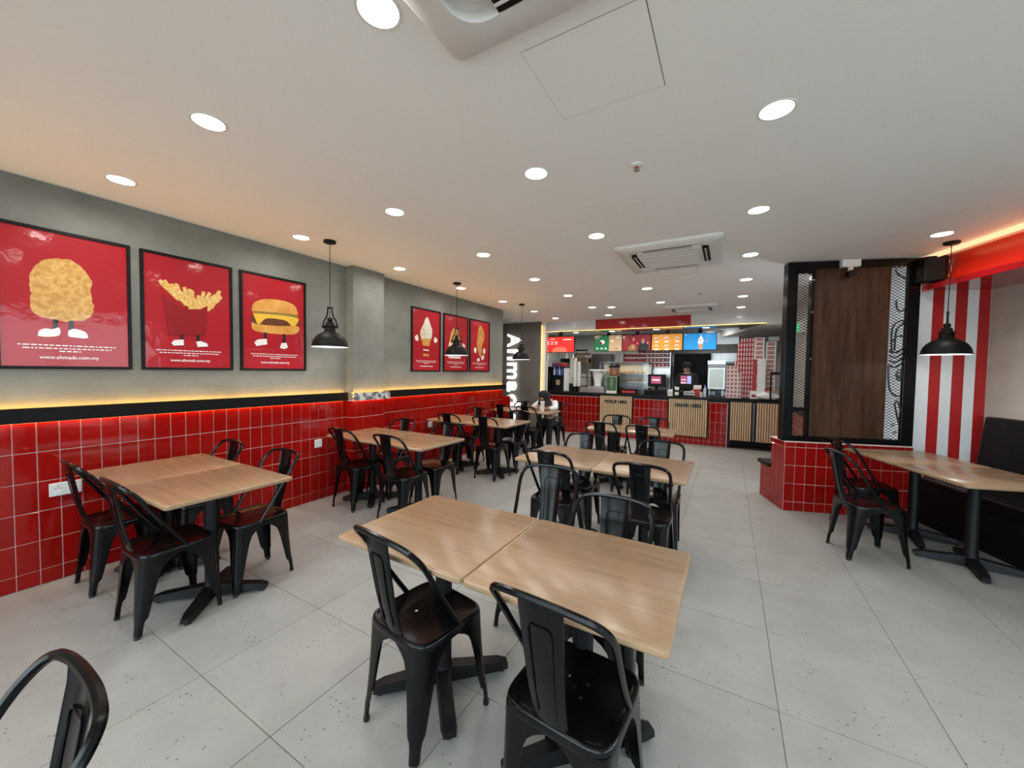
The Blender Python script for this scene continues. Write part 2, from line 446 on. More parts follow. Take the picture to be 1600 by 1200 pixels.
low = struct('wall_left_end', MB().box(-4.22, -4.0, 6.6, 6.93, 0, 0.95), 'red_tile', label='low red-tiled stub at the end of the poster wall')

# ---- black rail with warm light strips behind it
def rail(name, y0, y1, x, mtl, watts=True):
    r_ = struct(name, MB().box(x, x + 0.035, y0, y1, 1.105, 1.20), mtl)
    bx('led_strip', 'led_warm', r_, x - 0.026, x - 0.016, y0 + .01, y1 - .01, 1.145, 1.165)
    bx('led_diffuser', 'led_yellow', r_, x - 0.036, x - 0.002, y0 + .005, y1 - .005, 1.190, 1.1965)
    bx('led_diffuser', 'led_orange', r_, x - 0.028, x - 0.004, y0 + .005, y1 - .005, 1.113, 1.118)
    bx('bracket', 'rail_black', r_, x - 0.04, x, (y0 + y1) / 2 - .02, (y0 + y1) / 2 + .02, 1.115, 1.135)
    L_ = y1 - y0
    if watts:
        area('led_strip_up', r_, (x - 0.018, (y0 + y1) / 2, 1.199), 0.02, L_ - .04, LED_RAIL_W * 0.7 * L_, (1.0, 0.64, 0.36), (R(180), R(28), 0), spread=110)
        area('led_strip_down', r_, (x - 0.018, (y0 + y1) / 2, 1.109), 0.02, L_ - .04, LED_RAIL_W * 1.0 * L_, (1.0, 0.46, 0.14))
    return r_
rail('trim_1', -2.3, 2.94, -3.955, 'rail_black')
rail('trim_2', 2.945, 3.47, -3.83, 'chrome_marble')
rail('trim_3', 3.475, 6.62, -3.955, 'rail_black')

# ---- recess beyond the poster wall and the wall that carries the vertical sign
struct('wall_recess', MB().box(-5.55, -5.35, 6.3, 8.6, 0, CEIL), 'concrete_dark')
struct('wall_recess_back', MB().box(-5.35, -4.25, 6.35, 6.58, 0, CEIL), 'concrete_dark')
ws = struct('wall_sign', MB().box(-5.35, -4.08, 8.50, 8.70, 0, CEIL), 'concrete_dark')
jamb = struct('trim_4', MB().box(-4.02, -3.96, 8.62, 8.74, 0.985, CEIL - .25), 'gloss_white', label='white jamb with a warm light strip beside the kitchen opening')
bx('led_strip', 'led_warm', jamb, -4.079, -4.072, 8.58, 8.60, 0.5, 2.62)
area('led_strip_light', jamb, (-4.03, 8.55, 1.6), 0.03, 2.0, 0.4, (1.0, 0.62, 0.2), (R(90), 0, 0))
bx('jamb_panel', 'gloss_white', jamb, -4.08, -3.96, 8.60, 8.64, 0.0, CEIL)

# ---- bulkhead over the counter: white gloss with a red gloss length, warm line below
blk = struct('trim_5', MB().box(-4.08, -2.75, 8.73, 9.75, 2.47, CEIL), 'gloss_white', label='white glossy bulkhead over the service counter')
bx('red_length', 'gloss_red', blk, -2.75, -0.72, 8.725, 9.75, 2.47, CEIL)
bx('white_length', 'gloss_white', blk, -0.72, 0.60, 8.73, 9.75, 2.47, CEIL)
bx('led_strip', 'led_warm', blk, -4.05, 0.59, 8.735, 8.743, 2.462, 2.47)
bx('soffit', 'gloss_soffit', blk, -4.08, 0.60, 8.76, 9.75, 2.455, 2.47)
struct('trim_6', MB().prism([(0.60, 8.73), (0.98, 8.73), (0.98, 11.9), (-0.20, 11.9), (-0.30, 11.6)], 2.43, CEIL), 'white_paint', label='white ceiling beam at the right of the kitchen')

# ---- kitchen shell
kf = struct('floor_kitchen', MB().box(-5.4, 1.1, 8.75, 12.2, -0.10, -0.002), 'kitchen_floor')
struct('ceiling_kitchen', MB().box(-5.4, 1.1, 8.75, 12.2, CEIL, CEIL + 0.1), 'ceiling_paint')
struct('wall_kitchen_back', MB().box(-5.4, 1.1, 12.0, 12.2, 0, CEIL), 'white_wall_tile')
struct('wall_kitchen_left', MB().box(-5.2, -5.0, 8.75, 12.0, 0, CEIL), 'white_wall_tile')
wk = struct('wall_kitchen_right', MB().box(0.98, 1.10, 6.35, 12.0, 0.90, CEIL), 'white_wall_tile')
bx('lower_tiles', 'red_wall_tile', wk, 0.98, 1.10, 6.35, 12.0, 0, 0.90)
bx('black_ledge', 'black_matt', wk, 0.93, 0.98, 6.35, 12.0, 0.88, 0.94)
bx('black_shelf', 'black_matt', wk, 0.70, 0.98, 8.86, 8.96, 1.475, 1.53)
bx('shelf_post', 'black_matt', wk, 0.70, 0.725, 8.88, 8.94, 0.94, 1.475)

# ---- right-hand corner: striped wall, concrete wall, red cove
stw = struct('wall_stripe', MB().box(1.20, 1.86, 0.085, 0.20, 0, 2.62), 'stripe_white', P0, PH, label='white wall with three vertical red stripes')
for s0, s1 in ((1.334, 1.430), (1.529, 1.626), (1.722, 1.815)):
    bx('red_stripe', 'stripe_red', stw, s0, s1, 0.082, 0.085, 0.02, 2.40)
bx('baseboard', 'concrete_dark', stw, 1.20, 1.8, 0.078, 0.085, 0, 0.03)
struct('wall_right', MB().box(1.82, 1.98, -2.45, 0.085, 0, CEIL), 'concrete_warm', P0, PH)
cove = struct('trim_7', MB().box(1.20, 1.28, -2.45, 0.08, 2.357, 2.413), 'gloss_red', P0, PH, label='red ledge of the glowing cove over the booth')
bx('end_cap', 'white_plastic', cove, 1.19, 1.20, 0.04, 0.084, 2.350, 2.418)
bx('cove_soffit', 'gloss_red', cove, 1.28, 1.83, -2.45, 0.085, 2.372, 2.40)
bx('cove_fascia', 'cove_red', cove, 1.36, 1.40, -2.45, 0.085, 2.40, CEIL)
bx('led_profile', 'led_peach', cove, 1.185, 1.20, -2.45, 0.02, 2.655, 2.699)
bx('led_profile_top', 'ceiling_paint', cove, 1.20, 1.37, -2.45, 0.085, 2.69, 2.70)
area('cove_led', cove, (1.29, -1.2, 2.425), 0.02, 2.4, 2.4, (1.0, 0.34, 0.10), (R(180), 0, 0))

# ---- shop front behind the camera: daylight comes from here
def glazing(name, x0, x1, loc, rotz, n, label):
    g = struct(name, MB().box(x0, x1, -0.05, 0.05, 0, 0.12), 'black_metal', loc, rotz, label)
    bx('head_rail', 'black_metal', g, x0, x1, -0.05, 0.05, 2.45, CEIL)
    st = (x1 - x0) / n
    for k in range(n + 1):
        xx = x0 + k * st; bx('mullion', 'black_metal', g, xx - .03, xx + .03, -0.05, 0.05, 0.12, 2.45)
    for k in range(n):
        bx('pane', 'clear_glass', g, x0 + k * st + .03, x0 + (k + 1) * st - .03, -0.004, 0.004, 0.12, 2.45)
    return g
glazing('window_1', -4.0, 5.0, (0, -2.3, 0), 0.0, 6, 'glazed shop front facing the street')
pA = loc18(1.9, -2.45)
glazing('window_2', 0.0, 5.3, pA, PH - R(90), 4, 'tall side glazing past the booth')
struct('pavement', MB().box(-30, 30, -30, -2.4, -0.2, -0.06).box(6.0, 30, -2.4, 14, -0.2, -0.06), 'concrete_warm')

# ---- tiled plinth with the framed screen standing on it
plinth = tag(put('tiled_plinth', None, None, P0, PH), 'low red tiled plinth wall under the black framed screen', 'plinth')
bx('core', 'grout', plinth, 0.0, 1.172, 0.0, 0.30, 0, 0.755)
bx('coping', 'grout', plinth, -0.012, 1.18, -0.012, 0.31, 0.755, 0.765)
tile_field(plinth, 0.0, 1.172, 0, 0.755, (0, 0, 0), 0.0, ju=0.0, jz=0.10)
tile_field(plinth, -0.30, 0.0, 0, 0.755, (0, 0, 0), R(-90), ju=0.0, jz=0.10)
bench = tag(put('tiled_bench', None, None, P0, PH), 'low red tiled bench with a black slab seat behind the plinth', 'bench')
bx('core', 'grout', bench, 0.0, 0.95, 0.301, 0.565, 0, 0.40)
bx('slab', 'black_matt', bench, -0.03, 1.0, 0.312, 0.60, 0.40, 0.445, 0.004)
tile_field(bench, -0.565, -0.301, 0, 0.40, (0, 0, 0), R(-90), ju=0.0, jz=0.10)

fr = tag(put('framed_screen', None, None, P0, PH), 'tall black metal framed screen with wood panel and two mesh strips', 'screen')
bx('post', 'black_metal', fr, -0.035, 0.05, 0.0, 0.10, 0.766, 2.69, 0.004)
bx('post', 'black_metal', fr, 1.055, 1.165, 0.0, 0.036, 0.766, 2.69, 0.004)
bx('top_rail', 'black_metal', fr, 0.05, 1.055, 0.0, 0.10, 2.615, 2.69, 0.003)
bx('bottom_rail', 'black_metal', fr, 0.05, 1.055, 0.0, 0.10, 0.766, 0.825, 0.003)
bx('stile', 'black_metal', fr, 0.197, 0.226, 0.01, 0.07, 0.825, 2.615)
bx('stile', 'black_metal', fr, 0.05, 0.066, 0.01, 0.07, 0.825, 2.615)
bx('cross_bar', 'black_metal', fr, 0.066, 0.197, 0.01, 0.05, 1.095, 1.135)
bx('top_bar', 'black_metal', fr, 0.066, 0.197, 0.005, 0.05, 2.575, 2.615)
bx('wood_panel', 'walnut', fr, 0.226, 0.915, 0.012, 0.045, 0.825, 2.615, 0.002)
def expanded_mesh(x0, x1, z0, z1, dx=0.050, dz=0.0150, y=0.022):
    mb = MB(); nz = int((z1 - z0) / dz); nx = int(round((x1 - x0) / (dx / 2)))
    t = 0.0052
    for j in range(nz + 1):
        z = z0 + (z1 - z0) * j / nz
        for k in range(nx):
            a = x0 + (x1 - x0) * k / nx; b = x0 + (x1 - x0) * (k + 1) / nx
            up_ = (j + k) % 2 == 0; h = (z1 - z0) / nz * 0.42
            za, zb = (z - h, z + h) if up_ else (z + h, z - h)
            mb.add([(a, y, za - t / 2), (b, y, zb - t / 2), (b, y, zb + t / 2), (a, y, za + t / 2),
                    (a, y + .004, za - t / 2), (b, y + .004, zb - t / 2), (b, y + .004, zb + t / 2), (a, y + .004, za + t / 2)],
                   [(0, 1, 2, 3), (3, 2, 6, 7), (0, 4, 5, 1), (7, 6, 5, 4)])
    return mb
for (a, b, c, d) in ((0.066, 0.197, 1.135, 2.575), (0.066, 0.197, 0.825, 1.095), (0.915, 1.055, 0.825, 2.615)):
    tag(expanded_mesh(a, b, c, d).build('mesh_panel', 'black_metal', fr), kind='stuff')
for zz in (2.50, 2.16, 1.66):
    MB().cyl((0.212, 0.004, zz), (0.212, 0.012, zz), 0.008, 10).build('screw', 'steel', fr)
# white panel with line drawings, standing behind the right mesh strip
dp = struct('wall_drawing', MB().box(0.95, 1.50, 0.45, 0.49, 0.5, CEIL), 'stripe_white', P0, PH, label='white panel behind the right mesh strip')
def stroke(pts, r=0.0085, closed=False, n=5):
    P = crom([(a, 0.018, b) for a, b in (pts + [pts[0]] if closed else pts)], n)
    MB().tube(P, r, 5).build('drawn_line', 'doodle_black', fr)
stroke([(0.95, 2.58), (0.99, 2.52), (1.04, 2.49), (1.08, 2.42)])
stroke([(0.97, 2.27), (0.985, 2.18), (1.03, 2.16), (1.07, 2.22)])
stroke([(0.955, 1.72), (0.95, 1.98), (1.02, 2.06), (1.045, 2.03), (0.985, 1.96), (0.975, 1.75)])
for k in range(4):
    stroke([(0.935, 1.75 - .05 * k), (0.99, 1.73 - .05 * k), (1.05, 1.78 - .05 * k), (1.09, 1.84 - .05 * k)])
stroke([(0.93, 1.60), (0.95, 1.36), (1.02, 1.28), (1.10, 1.33), (1.13, 1.62), (1.09, 1.86), (1.0, 1.90), (0.94, 1.82)])
stroke([(1.0, 1.50), (1.03, 1.56), (1.06, 1.50), (1.03, 1.44)], closed=True)
stroke([(1.015, 1.50), (1.03, 1.53), (1.045, 1.50), (1.03, 1.47)], closed=True)
stroke([(1.00, 1.20), (1.03, 1.22), (1.09, 0.98), (1.06, 0.95)], closed=True)
stroke([(1.08, 1.24), (1.11, 1.25), (1.12, 1.05), (1.09, 1.02)], closed=True)
for a, b in ((0.98, 0.98), (1.06, 0.92), (1.0, 0.90), (1.05, 1.02)):
    stroke([(a, b), (a + .015, b + .015), (a + .03, b), (a + .015, b - .015)], 0.005, True, 3)

# ================================================================== FURNITURE
# ---- chair of pressed black steel: facing local +y, origin on the floor
def superell(a, b, t, p=5.5):
    c, s = math.cos(t), math.sin(t)
    return (a * math.copysign(abs(c) ** (2 / p), c), b * math.copysign(abs(s) ** (2 / p), s))
def seat_mesh():
    bm = bmesh.new(); n = 40; A, B = 0.180, 0.178
    def ring(f, z):
        return [bm.verts.new((*superell(A * f, B * f, 2 * PI * k / n), z)) for k in range(n)]
    r0 = ring(0.88, 0.4435)
    edges = [bm.edges.new((r0[k], r0[(k + 1) % n])) for k in range(n)]
    for hx, hy in ((0, 0), (0.035, 0.03), (-0.035, 0.03), (0.035, -0.03), (-0.035, -0.03)):
        hv = [bm.verts.new((hx + 0.0065 * math.cos(2 * PI * k / 8), hy + 0.0065 * math.sin(2 * PI * k / 8), 0.4435)) for k in range(8)]
        edges += [bm.edges.new((hv[k], hv[(k + 1) % 8])) for k in range(8)]
    bmesh.ops.triangle_fill(bm, use_beauty=True, use_dissolve=False, edges=edges)
    prev = r0
    for f, z in ((0.93, 0.447), (0.97, 0.4505), (1.0, 0.448), (1.015, 0.441), (1.02, 0.430), (1.02, 0.417), (1.0, 0.414), (0.99, 0.420)):
        cur = ring(f, z)
        for k in range(n):
            bm.faces.new((prev[k], prev[(k + 1) % n], cur[(k + 1) % n], cur[k]))
        prev = cur
    bmesh.ops.recalc_face_normals(bm, faces=bm.faces)
    me = bpy.data.meshes.new('seat'); bm.to_mesh(me); bm.free()
    for p in me.polygons: p.use_smooth = True
    me.set_sharp_from_angle(angle=R(50))
    return me
def leg_mesh(sx, sy):
    top = Vector((0.176 * sx, 0.174 * sy, 0)); ft = Vector((0.197 * sx, 0.198 * sy, 0)) if sy > 0 else Vector((0.172 * sx, -0.205, 0))
    lv = [(0.428, 0.176), (0.418, 0.174), (0.405, 0.150), (0.388, 0.122), (0.365, 0.098), (0.335, 0.086), (0.29, 0.076), (0.22, 0.065), (0.15, 0.055), (0.105, 0.048), (0.088, 0.035), (0.06, 0.031), (0.012, 0.029)]
    secs = []
    for z, a in lv:
        f = 1 - z / 0.428; c = top.lerp(ft, f ** 1.15)
        r = min(0.042, a * 0.62); pts = [(-a, 0.0)]
        for k in range(6):
            t = PI / 2 * k / 5; pts.append((-r + r * math.sin(t), -r + r * math.cos(t)))
        pts.append((0.0, -a)); th = 0.005
        outer = [(x, y) for x, y in pts]
        inner = [(-a, -th)] + [(-r + (r - th) * math.sin(PI / 2 * k / 5), -r + (r - th) * math.cos(PI / 2 * k / 5)) for k in range(6)] + [(-th, -a)]
        lp = outer + inner[::-1]
        secs.append([(c.x + sx * x, c.y + sy * y, z) for x, y in lp])
    return MB().loft(secs).mesh('leg', 'black_metal', True)
def make_chair(seat_mat='black_metal'):
    t = put('metal_chair', None)
    sm = seat_mesh(); sm.materials.append(M[seat_mat]); put('seat', sm, t)
    for sx in (-1, 1):
        for sy in (-1, 1):
            lg = put('leg', leg_mesh(sx, sy), t)
            fx, fy = (0.197 * sx, 0.198 * sy) if sy > 0 else (0.172 * sx, -0.205)
            MB().lathe([(0.0135, 0.0), (0.0135, 0.012), (0.012, 0.02)], 10, (fx - sx * .0135, fy - sy * .0135)).build('foot_cap', 'black_rubber', lg, smooth=True)
    half = [(0.172, 0.03, 0.440), (0.176, -0.03, 0.53), (0.183, -0.105, 0.65), (0.190, -0.175, 0.765), (0.183, -0.216, 0.818), (0.155, -0.240, 0.846), (0.10, -0.251, 0.857), (0.04, -0.255, 0.861)]
    path = half + [(-x, y, z) for x, y, z in half[::-1]]
    MB().tube(crom(path, 4), 0.0115, 8).build('back_hoop', 'black_metal', t, smooth=True)
    prof = [(-0.170, 0.445, 0.058), (-0.186, 0.50, 0.058), (-0.202, 0.56, 0.060), (-0.216, 0.63, 0.063), (-0.228, 0.70, 0.066), (-0.240, 0.77, 0.069), (-0.249, 0.82, 0.071), (-0.252, 0.858, 0.073)]
    secs = []
    for y, z, hw in prof:
        f = [(-1, 0.006), (-0.85, 0.0), (0, -0.004), (0.85, 0.0), (1, 0.006)]
        secs.append([(hw * a, y + b, z) for a, b in f] + [(hw * a, y + b - 0.004, z) for a, b in f[::-1]])
    sp = MB().loft(secs).build('backrest', 'black_metal', t, smooth=True)
    def yz(z):
        for (a, b, _), (c, d, _) in zip(prof, prof[1:]):
            if b <= z <= d: return a + (c - a) * (z - b) / (d - b)
        return prof[-1][0]
    for off in (-0.009, 0.0):
        rp = [(-0.030, 0.49), (-0.034, 0.62), (-0.038, 0.74), (-0.037, 0.775), (-0.028, 0.787), (0, 0.789)]
        rp = rp + [(-a, b) for a, b in rp[:-1][::-1]]
        MB().tube([(a, yz(b) + off, b) for a, b in rp], 0.0028, 5).build('embossed_rib', 'black_metal', sp, smooth=True)
    return t
CH_BLACK = make_chair()
_used = set()
def chair(x, y, deg, label, group):
    src = CH_BLACK
    if src.name in _used: o = copy_tree(src)
    else: o = src; _used.add(src.name)
    o.location = (x, y, 0); o.rotation_euler = (0, 0, R(deg))
    return tag(o, label, 'chair', group)

# ---- cafe table: one square top on one column with a cross foot
_tm = {}
def cafe_table(cx, cy, w_, d_, rot, label, group, base_rot=0.0, boff=(0, 0)):
    t = thing('cafe_table', label, 'table', (cx, cy, 0), rot, group)
    key = (round(w_, 3), round(d_, 3))
    if key not in _tm:
        rr = rrect(w_, d_, 0.022); r1 = rrect(w_ - .008, d_ - .008, 0.020); r2 = rrect(w_ - .02, d_ - .02, 0.018)
        _tm[key] = MB().loft([[(a, b, 0.722) for a, b in r2], [(a, b, 0.727) for a, b in r1], [(a, b, 0.733) for a, b in rr], [(a, b, 0.746) for a, b in rr], [(a, b, 0.750) for a, b in r1]]).mesh('tabletop', 'table_wood', True)
        if 'plate' not in _tm:
            _tm['plate'] = MB().box(-.16, .16, -.03, .03, .708, .7215).box(-.03, .03, -.16, .16, .708, .7215).mesh('mounting_plate', 'black_iron')
            _tm['col'] = MB().lathe([(0.05, 0.06), (0.042, 0.085), (0.0385, 0.10), (0.0385, 0.708)], 20).mesh('column', 'black_iron', True)
            a, b = 0.035, 0.30
            sec = lambda x, h, w2: [(x, -w2, 0.018), (x, w2, 0.018), (x, w2 * .8, h), (x, -w2 * .8, h)]
            _tm['arm'] = MB().loft([sec(0.0, 0.085, 0.036), sec(0.06, 0.08, 0.036), sec(0.27, 0.055, 0.034), sec(0.315, 0.042, 0.026)]).mesh('base_arm', 'black_iron')
            _tm['glide'] = MB().lathe([(0.018, 0.0), (0.018, 0.012), (0.012, 0.02)], 10, (0.285, 0)).mesh('glide', 'black_rubber')
    put('tabletop', _tm[key], t); put('mounting_plate', _tm['plate'], t); put('column', _tm['col'], t, (boff[0], boff[1], 0))
    for k in range(4):
        a_ = put('base_arm', _tm['arm'], t, (boff[0], boff[1], 0), base_rot + R(45 + 90 * k)); put('glide', _tm['glide'], a_)
    return t
def table_pair(x0, x1, y0, y1, where, base_rot=0.0):
    w_ = (x1 - x0) / 2; yc = (y0 + y1) / 2
    cafe_table(x0 + w_ / 2, yc, w_ - .003, y1 - y0, 0, 'pale wood table, left half of the pair ' + where, 'cafe tables', base_rot)
    cafe_table(x1 - w_ / 2, yc, w_ - .003, y1 - y0, 0, 'pale wood table, right half of the pair ' + where, 'cafe tables', base_rot)

table_pair(-3.875, -2.54, 0.80, 1.48, 'under the burger posters nearest the camera')
table_pair(-1.490, -0.112, 1.055, 1.705, 'in the middle foreground')
table_pair(-3.845, -2.445, 2.60, 3.285, 'by the wall pillar')
table_pair(-3.90, -2.515, 4.26, 4.985, 'under the ice cream poster')
table_pair(-3.91, -2.705, 6.02, 6.60, 'where the person in a headscarf sits')
table_pair(-1.565, -0.225, 2.79, 3.49, 'in the middle of the room')
table_pair(-1.63, -0.545, 4.79, 5.34, 'in front of the pickup panel')

CB = 'metal chairs of pressed black steel'
def four(xl, xr, yn, yf, where, nl=(0, 0, 0), nr=(0, 0, 0), fl=(0, 0, 0), frr=(0, 0, 0), skip=()):
    for key, x, y, d, o, nm in (('nl', xl, yn, 0, nl, 'near left at the table pair '), ('nr', xr, yn, 0, nr, 'near right at the table pair '),
                                ('fl', xl, yf, 180, fl, 'far left at the table pair '), ('fr', xr, yf, 180, frr, 'far right at the table pair ')):
        if key in skip: continue
        chair(x + o[0], y + o[1], d + o[2], 'black metal chair ' + nm + where, CB)
four(-3.655, -2.905, 0.93, 1.39, 'under the burger poster', nr=(0, 0.005, 0), fl=(0.03, -0.03, 0))
chair(-1.107, 1.223, -8, 'black metal chair at the front left of the foreground tables', CB)
chair(-0.415, 1.175, -4, 'black metal chair at the front right of the foreground tables, cut by the frame', CB)
chair(-0.975, 2.045, 186, 'black metal chair pulled out behind the left foreground table', CB)
chair(-0.475, 1.655, 181, 'black metal chair tucked in behind the right foreground table', CB)
four(-3.49, -2.80, 2.745, 3.19, 'by the wall pillar')
four(-3.46, -2.84, 4.44, 4.935, 'under the ice cream poster', fl=(-.14, 0, 0), frr=(0.03, 0, 0))
four(-3.60, -3.09, 6.11, 6.57, 'where the person sits', skip=('fr',))
chair(-2.96, 6.86, 180, 'black metal chair the person in a headscarf sits on', CB)
four(-1.225, -0.51, 2.935, 3.435, 'in the middle of the room', nr=(0, -.02, 0))
four(-1.38, -0.875, 4.87, 5.26, 'in front of the pickup panel')
chair(-1.125, -0.03, 180, 'black metal chair back in the bottom left corner of the picture', CB)

# ---- right-hand booth
for k, tc, wh in ((0, -1.155, 'nearer half of the booth table, beside the leather bench'), (1, -0.50, 'farther half of the booth table, by the tiled plinth')):
    x, y, _ = loc18(0.80, tc)
    cafe_table(x, y, 0.70, 0.652, PH, 'pale wood cafe table, ' + wh, 'cafe tables', R(20), (0.06, 0.12 if k == 0 else 0.02))
def chair18(s, t, deg, label):
    x, y, _ = loc18(s, t); chair(x, y, 18 + deg, label, CB)
chair(0.835 + .2 * math.cos(R(14)), 4.12 + .2 * math.sin(R(14)), 14 - 90, 'black metal chair nearest the camera at the booth table', CB)
chair(0.985 + .2 * math.cos(R(16)), 4.80 + .2 * math.sin(R(16)), 16 - 90, 'black metal chair against the tiled plinth at the booth table', CB)
booth = tag(put('booth_bench', None, None, P0, PH), 'black leather booth bench along the concrete wall on the right', 'bench')
bx('plinth', 'black_matt', booth, 1.215, 1.815, -2.3, -0.02, 0.0, 0.10)
bx('seat_base', 'black_leather', booth, 1.20, 1.815, -2.3, -0.01, 0.03, 0.36, 0.006)
bx('seat_cushion', 'black_leather', booth, 1.195, 1.70, -2.3, -0.01, 0.365, 0.465, 0.02)
MB().prism([(1.66, 0.45), (1.815, 0.45), (1.815, 1.10), (1.735, 1.10)], -2.3, -0.02, lambda a, b, h: (a, h, b)).build('backrest', 'black_leather', booth, bevel=0.015)

# ================================================================== CEILING FIXTURES
_dm = {}
def downlight(x, y, label, z=CEIL, watts=None, mk=True):
    if not _dm:
        _dm['ring'] = MB().lathe([(0.066, -0.001), (0.072, -0.003), (0.076, -0.003), (0.079, 0.0)], 28, cap=False).mesh('trim_ring', 'white_plastic', True)
        _dm['lens'] = MB().lathe([(0.0665, 0.0), (0.0665, -0.0015)], 28).mesh('lens', 'lamp_white')
    t = thing('downlight', label, 'ceiling light', (x, y, z), 0, 'recessed downlights')
    put('trim_ring', _dm['ring'], t); put('lens', _dm['lens'], t)
    area('downlight_lamp', t, (0, 0, -0.006), 0.12, 0.12, DOWN_W if watts is None else watts, (1.0, 0.965, 0.92), (0, 0, 0), 'DISK', 165)
ORD = ['nearest the camera', 'second from the camera', 'third from the camera', 'fourth from the camera', 'fifth from the camera', 'sixth from the camera', 'seventh from the camera', 'eighth from the camera']
for cx, rowname in ((-3.50, 'row beside the poster wall'), (-2.28, 'second row from the poster wall'), (-1.065, 'middle row of the ceiling'), (0.153, 'row along the right-hand aisle')):
    ys = [-0.28, 0.918, 2.125, 3.345, 4.553, 5.757, 7.0, 8.10]
    if cx == -1.065: ys = [-0.28, 0.918, 2.125, 3.345, 5.765, 7.0]
    if cx == 0.153: ys = [-0.28, 2.139, 3.366, 4.581, 5.757, 6.974, 8.098]
    for k, yy in enumerate(ys):
        downlight(cx, yy, 'round recessed downlight, ' + ORD[k] + ' in the ' + rowname)
downlight(1.536, 4.645, 'round recessed downlight beside the pendant over the booth')
downlight(1.40, 2.125, 'round recessed downlight in front of the booth')
downlight(-1.95, 7.13, 'single downlight off the rows, near the bulkhead')
x, y, _ = loc18(0.55, 0.36); downlight(x, y, 'added unseen downlight brightening the white panel behind the framed screen')  # unseen lamp added to brighten the white panel behind the mesh
downlight(-4.75, 7.30, 'round recessed downlight in front of the vertical sign', watts=5)
for k, (xx, nm) in enumerate(((-3.35, 'over the drinks machine'), (-2.45, 'over the pickup panel'), (-1.45, 'over the first till'), (-0.45, 'over the blue menu screen'))):
    downlight(xx, 9.05, 'small downlight in the kitchen soffit ' + nm, 2.455, 5)
for xx, nm in ((-4.2, 'over the bottle shelf'), (-3.0, 'over the steel bench'), (-0.5, 'by the extractor hood')):
    downlight(xx, 10.6, 'added unseen kitchen ceiling lamp ' + nm, CEIL, 12)  # unseen lamps added to light up the kitchen

def ac_unit(cx, cy, w_, d_, label):
    t = thing('ceiling_cassette', label, 'air conditioner', (cx, cy, CEIL), 0, 'ceiling air conditioners')
    a, b = w_ / 2, d_ / 2
    o1 = rrect(w_, d_, 0.04); o2 = rrect(w_ - .03, d_ - .03, 0.04); i1 = rrect(w_ - .24, d_ - .24, 0.10); i0 = rrect(w_ - .26, d_ - .26, 0.09)
    MB().loft([[(x, y, 0.0) for x, y in o1], [(x, y, -0.018) for x, y in o1], [(x, y, -0.032) for x, y in o2], [(x, y, -0.040) for x, y in i1], [(x, y, -0.012) for x, y in i0]], cap=False).build('panel', 'white_plastic', t, smooth=True)
    bx('recess', 'white_paint', t, -a + .10, a - .10, -b + .10, b - .10, -0.013, -0.009)
    g1 = rrect(w_ - .36, d_ - .36, 0.07)
    MB().prism(g1, -0.042, -0.012).build('grille', 'white_plastic', t, bevel=0.006)
    for k in range(7):
        zz = -0.0435; yy = -b + .24 + (d_ - .48) * k / 6
        bx('grille_bar', 'white_paint', t, -a + .22, a - .22, yy - .005, yy + .005, -0.0445, -0.042)
    for sx, sy in ((1, 0), (-1, 0), (0, 1), (0, -1)):
        if sx:
            x0 = sx * (a - .18); bx('air_slot', 'black_matt', t, x0, sx * (a - .125), -b * .45, b * .45, -0.0405, -0.013)
            v = bx('louvre', 'white_plastic', t, sx * (a - .158), sx * (a - .148), -b * .45, b * .45, -0.0435, -0.0405)
        else:
            y0 = sy * (b - .18); bx('air_slot', 'black_matt', t, -a * .45, a * .45, y0, sy * (b - .125), -0.0405, -0.013)
            v = bx('louvre', 'white_plastic', t, -a * .45, a * .45, sy * (b - .158), sy * (b - .148), -0.0435, -0.0405)
    return t
ac_unit(-0.475, 0.735, 0.95, 0.95, 'white ceiling air conditioner cut by the top of the picture')
ac_unit(-0.55, 4.235, 0.95, 1.0, 'white ceiling air conditioner in the middle of the room')
ac_unit(-0.64, 7.85, 0.92, 0.80, 'white ceiling air conditioner by the red bulkhead')
ac_unit(-4.75, 7.95, 0.80, 0.55, 'white ceiling vent in front of the vertical sign')
for x, y, lb in ((-0.503, 2.309, 'small round sprinkler with a red bulb beside the hatch'), (-0.42, 6.35, 'small round ceiling sprinkler before the far air conditioner')):
    t = thing('sprinkler', lb, 'sprinkler', (x, y, CEIL), 0, 'ceiling sprinklers')
    MB().lathe([(0.032, 0.0), (0.032, -0.006), (0.022, -0.012), (0.012, -0.014)], 20).build('rose', 'white_plastic', t, smooth=True)
    MB().lathe([(0.008, -0.012), (0.007, -0.03), (0.018, -0.032), (0.018, -0.035)], 12).build('nozzle', 'steel', t)
    MB().cyl((0, 0, -0.014), (0, 0, -0.03), 0.010, 10).build('bulb', 'paper_red', t)

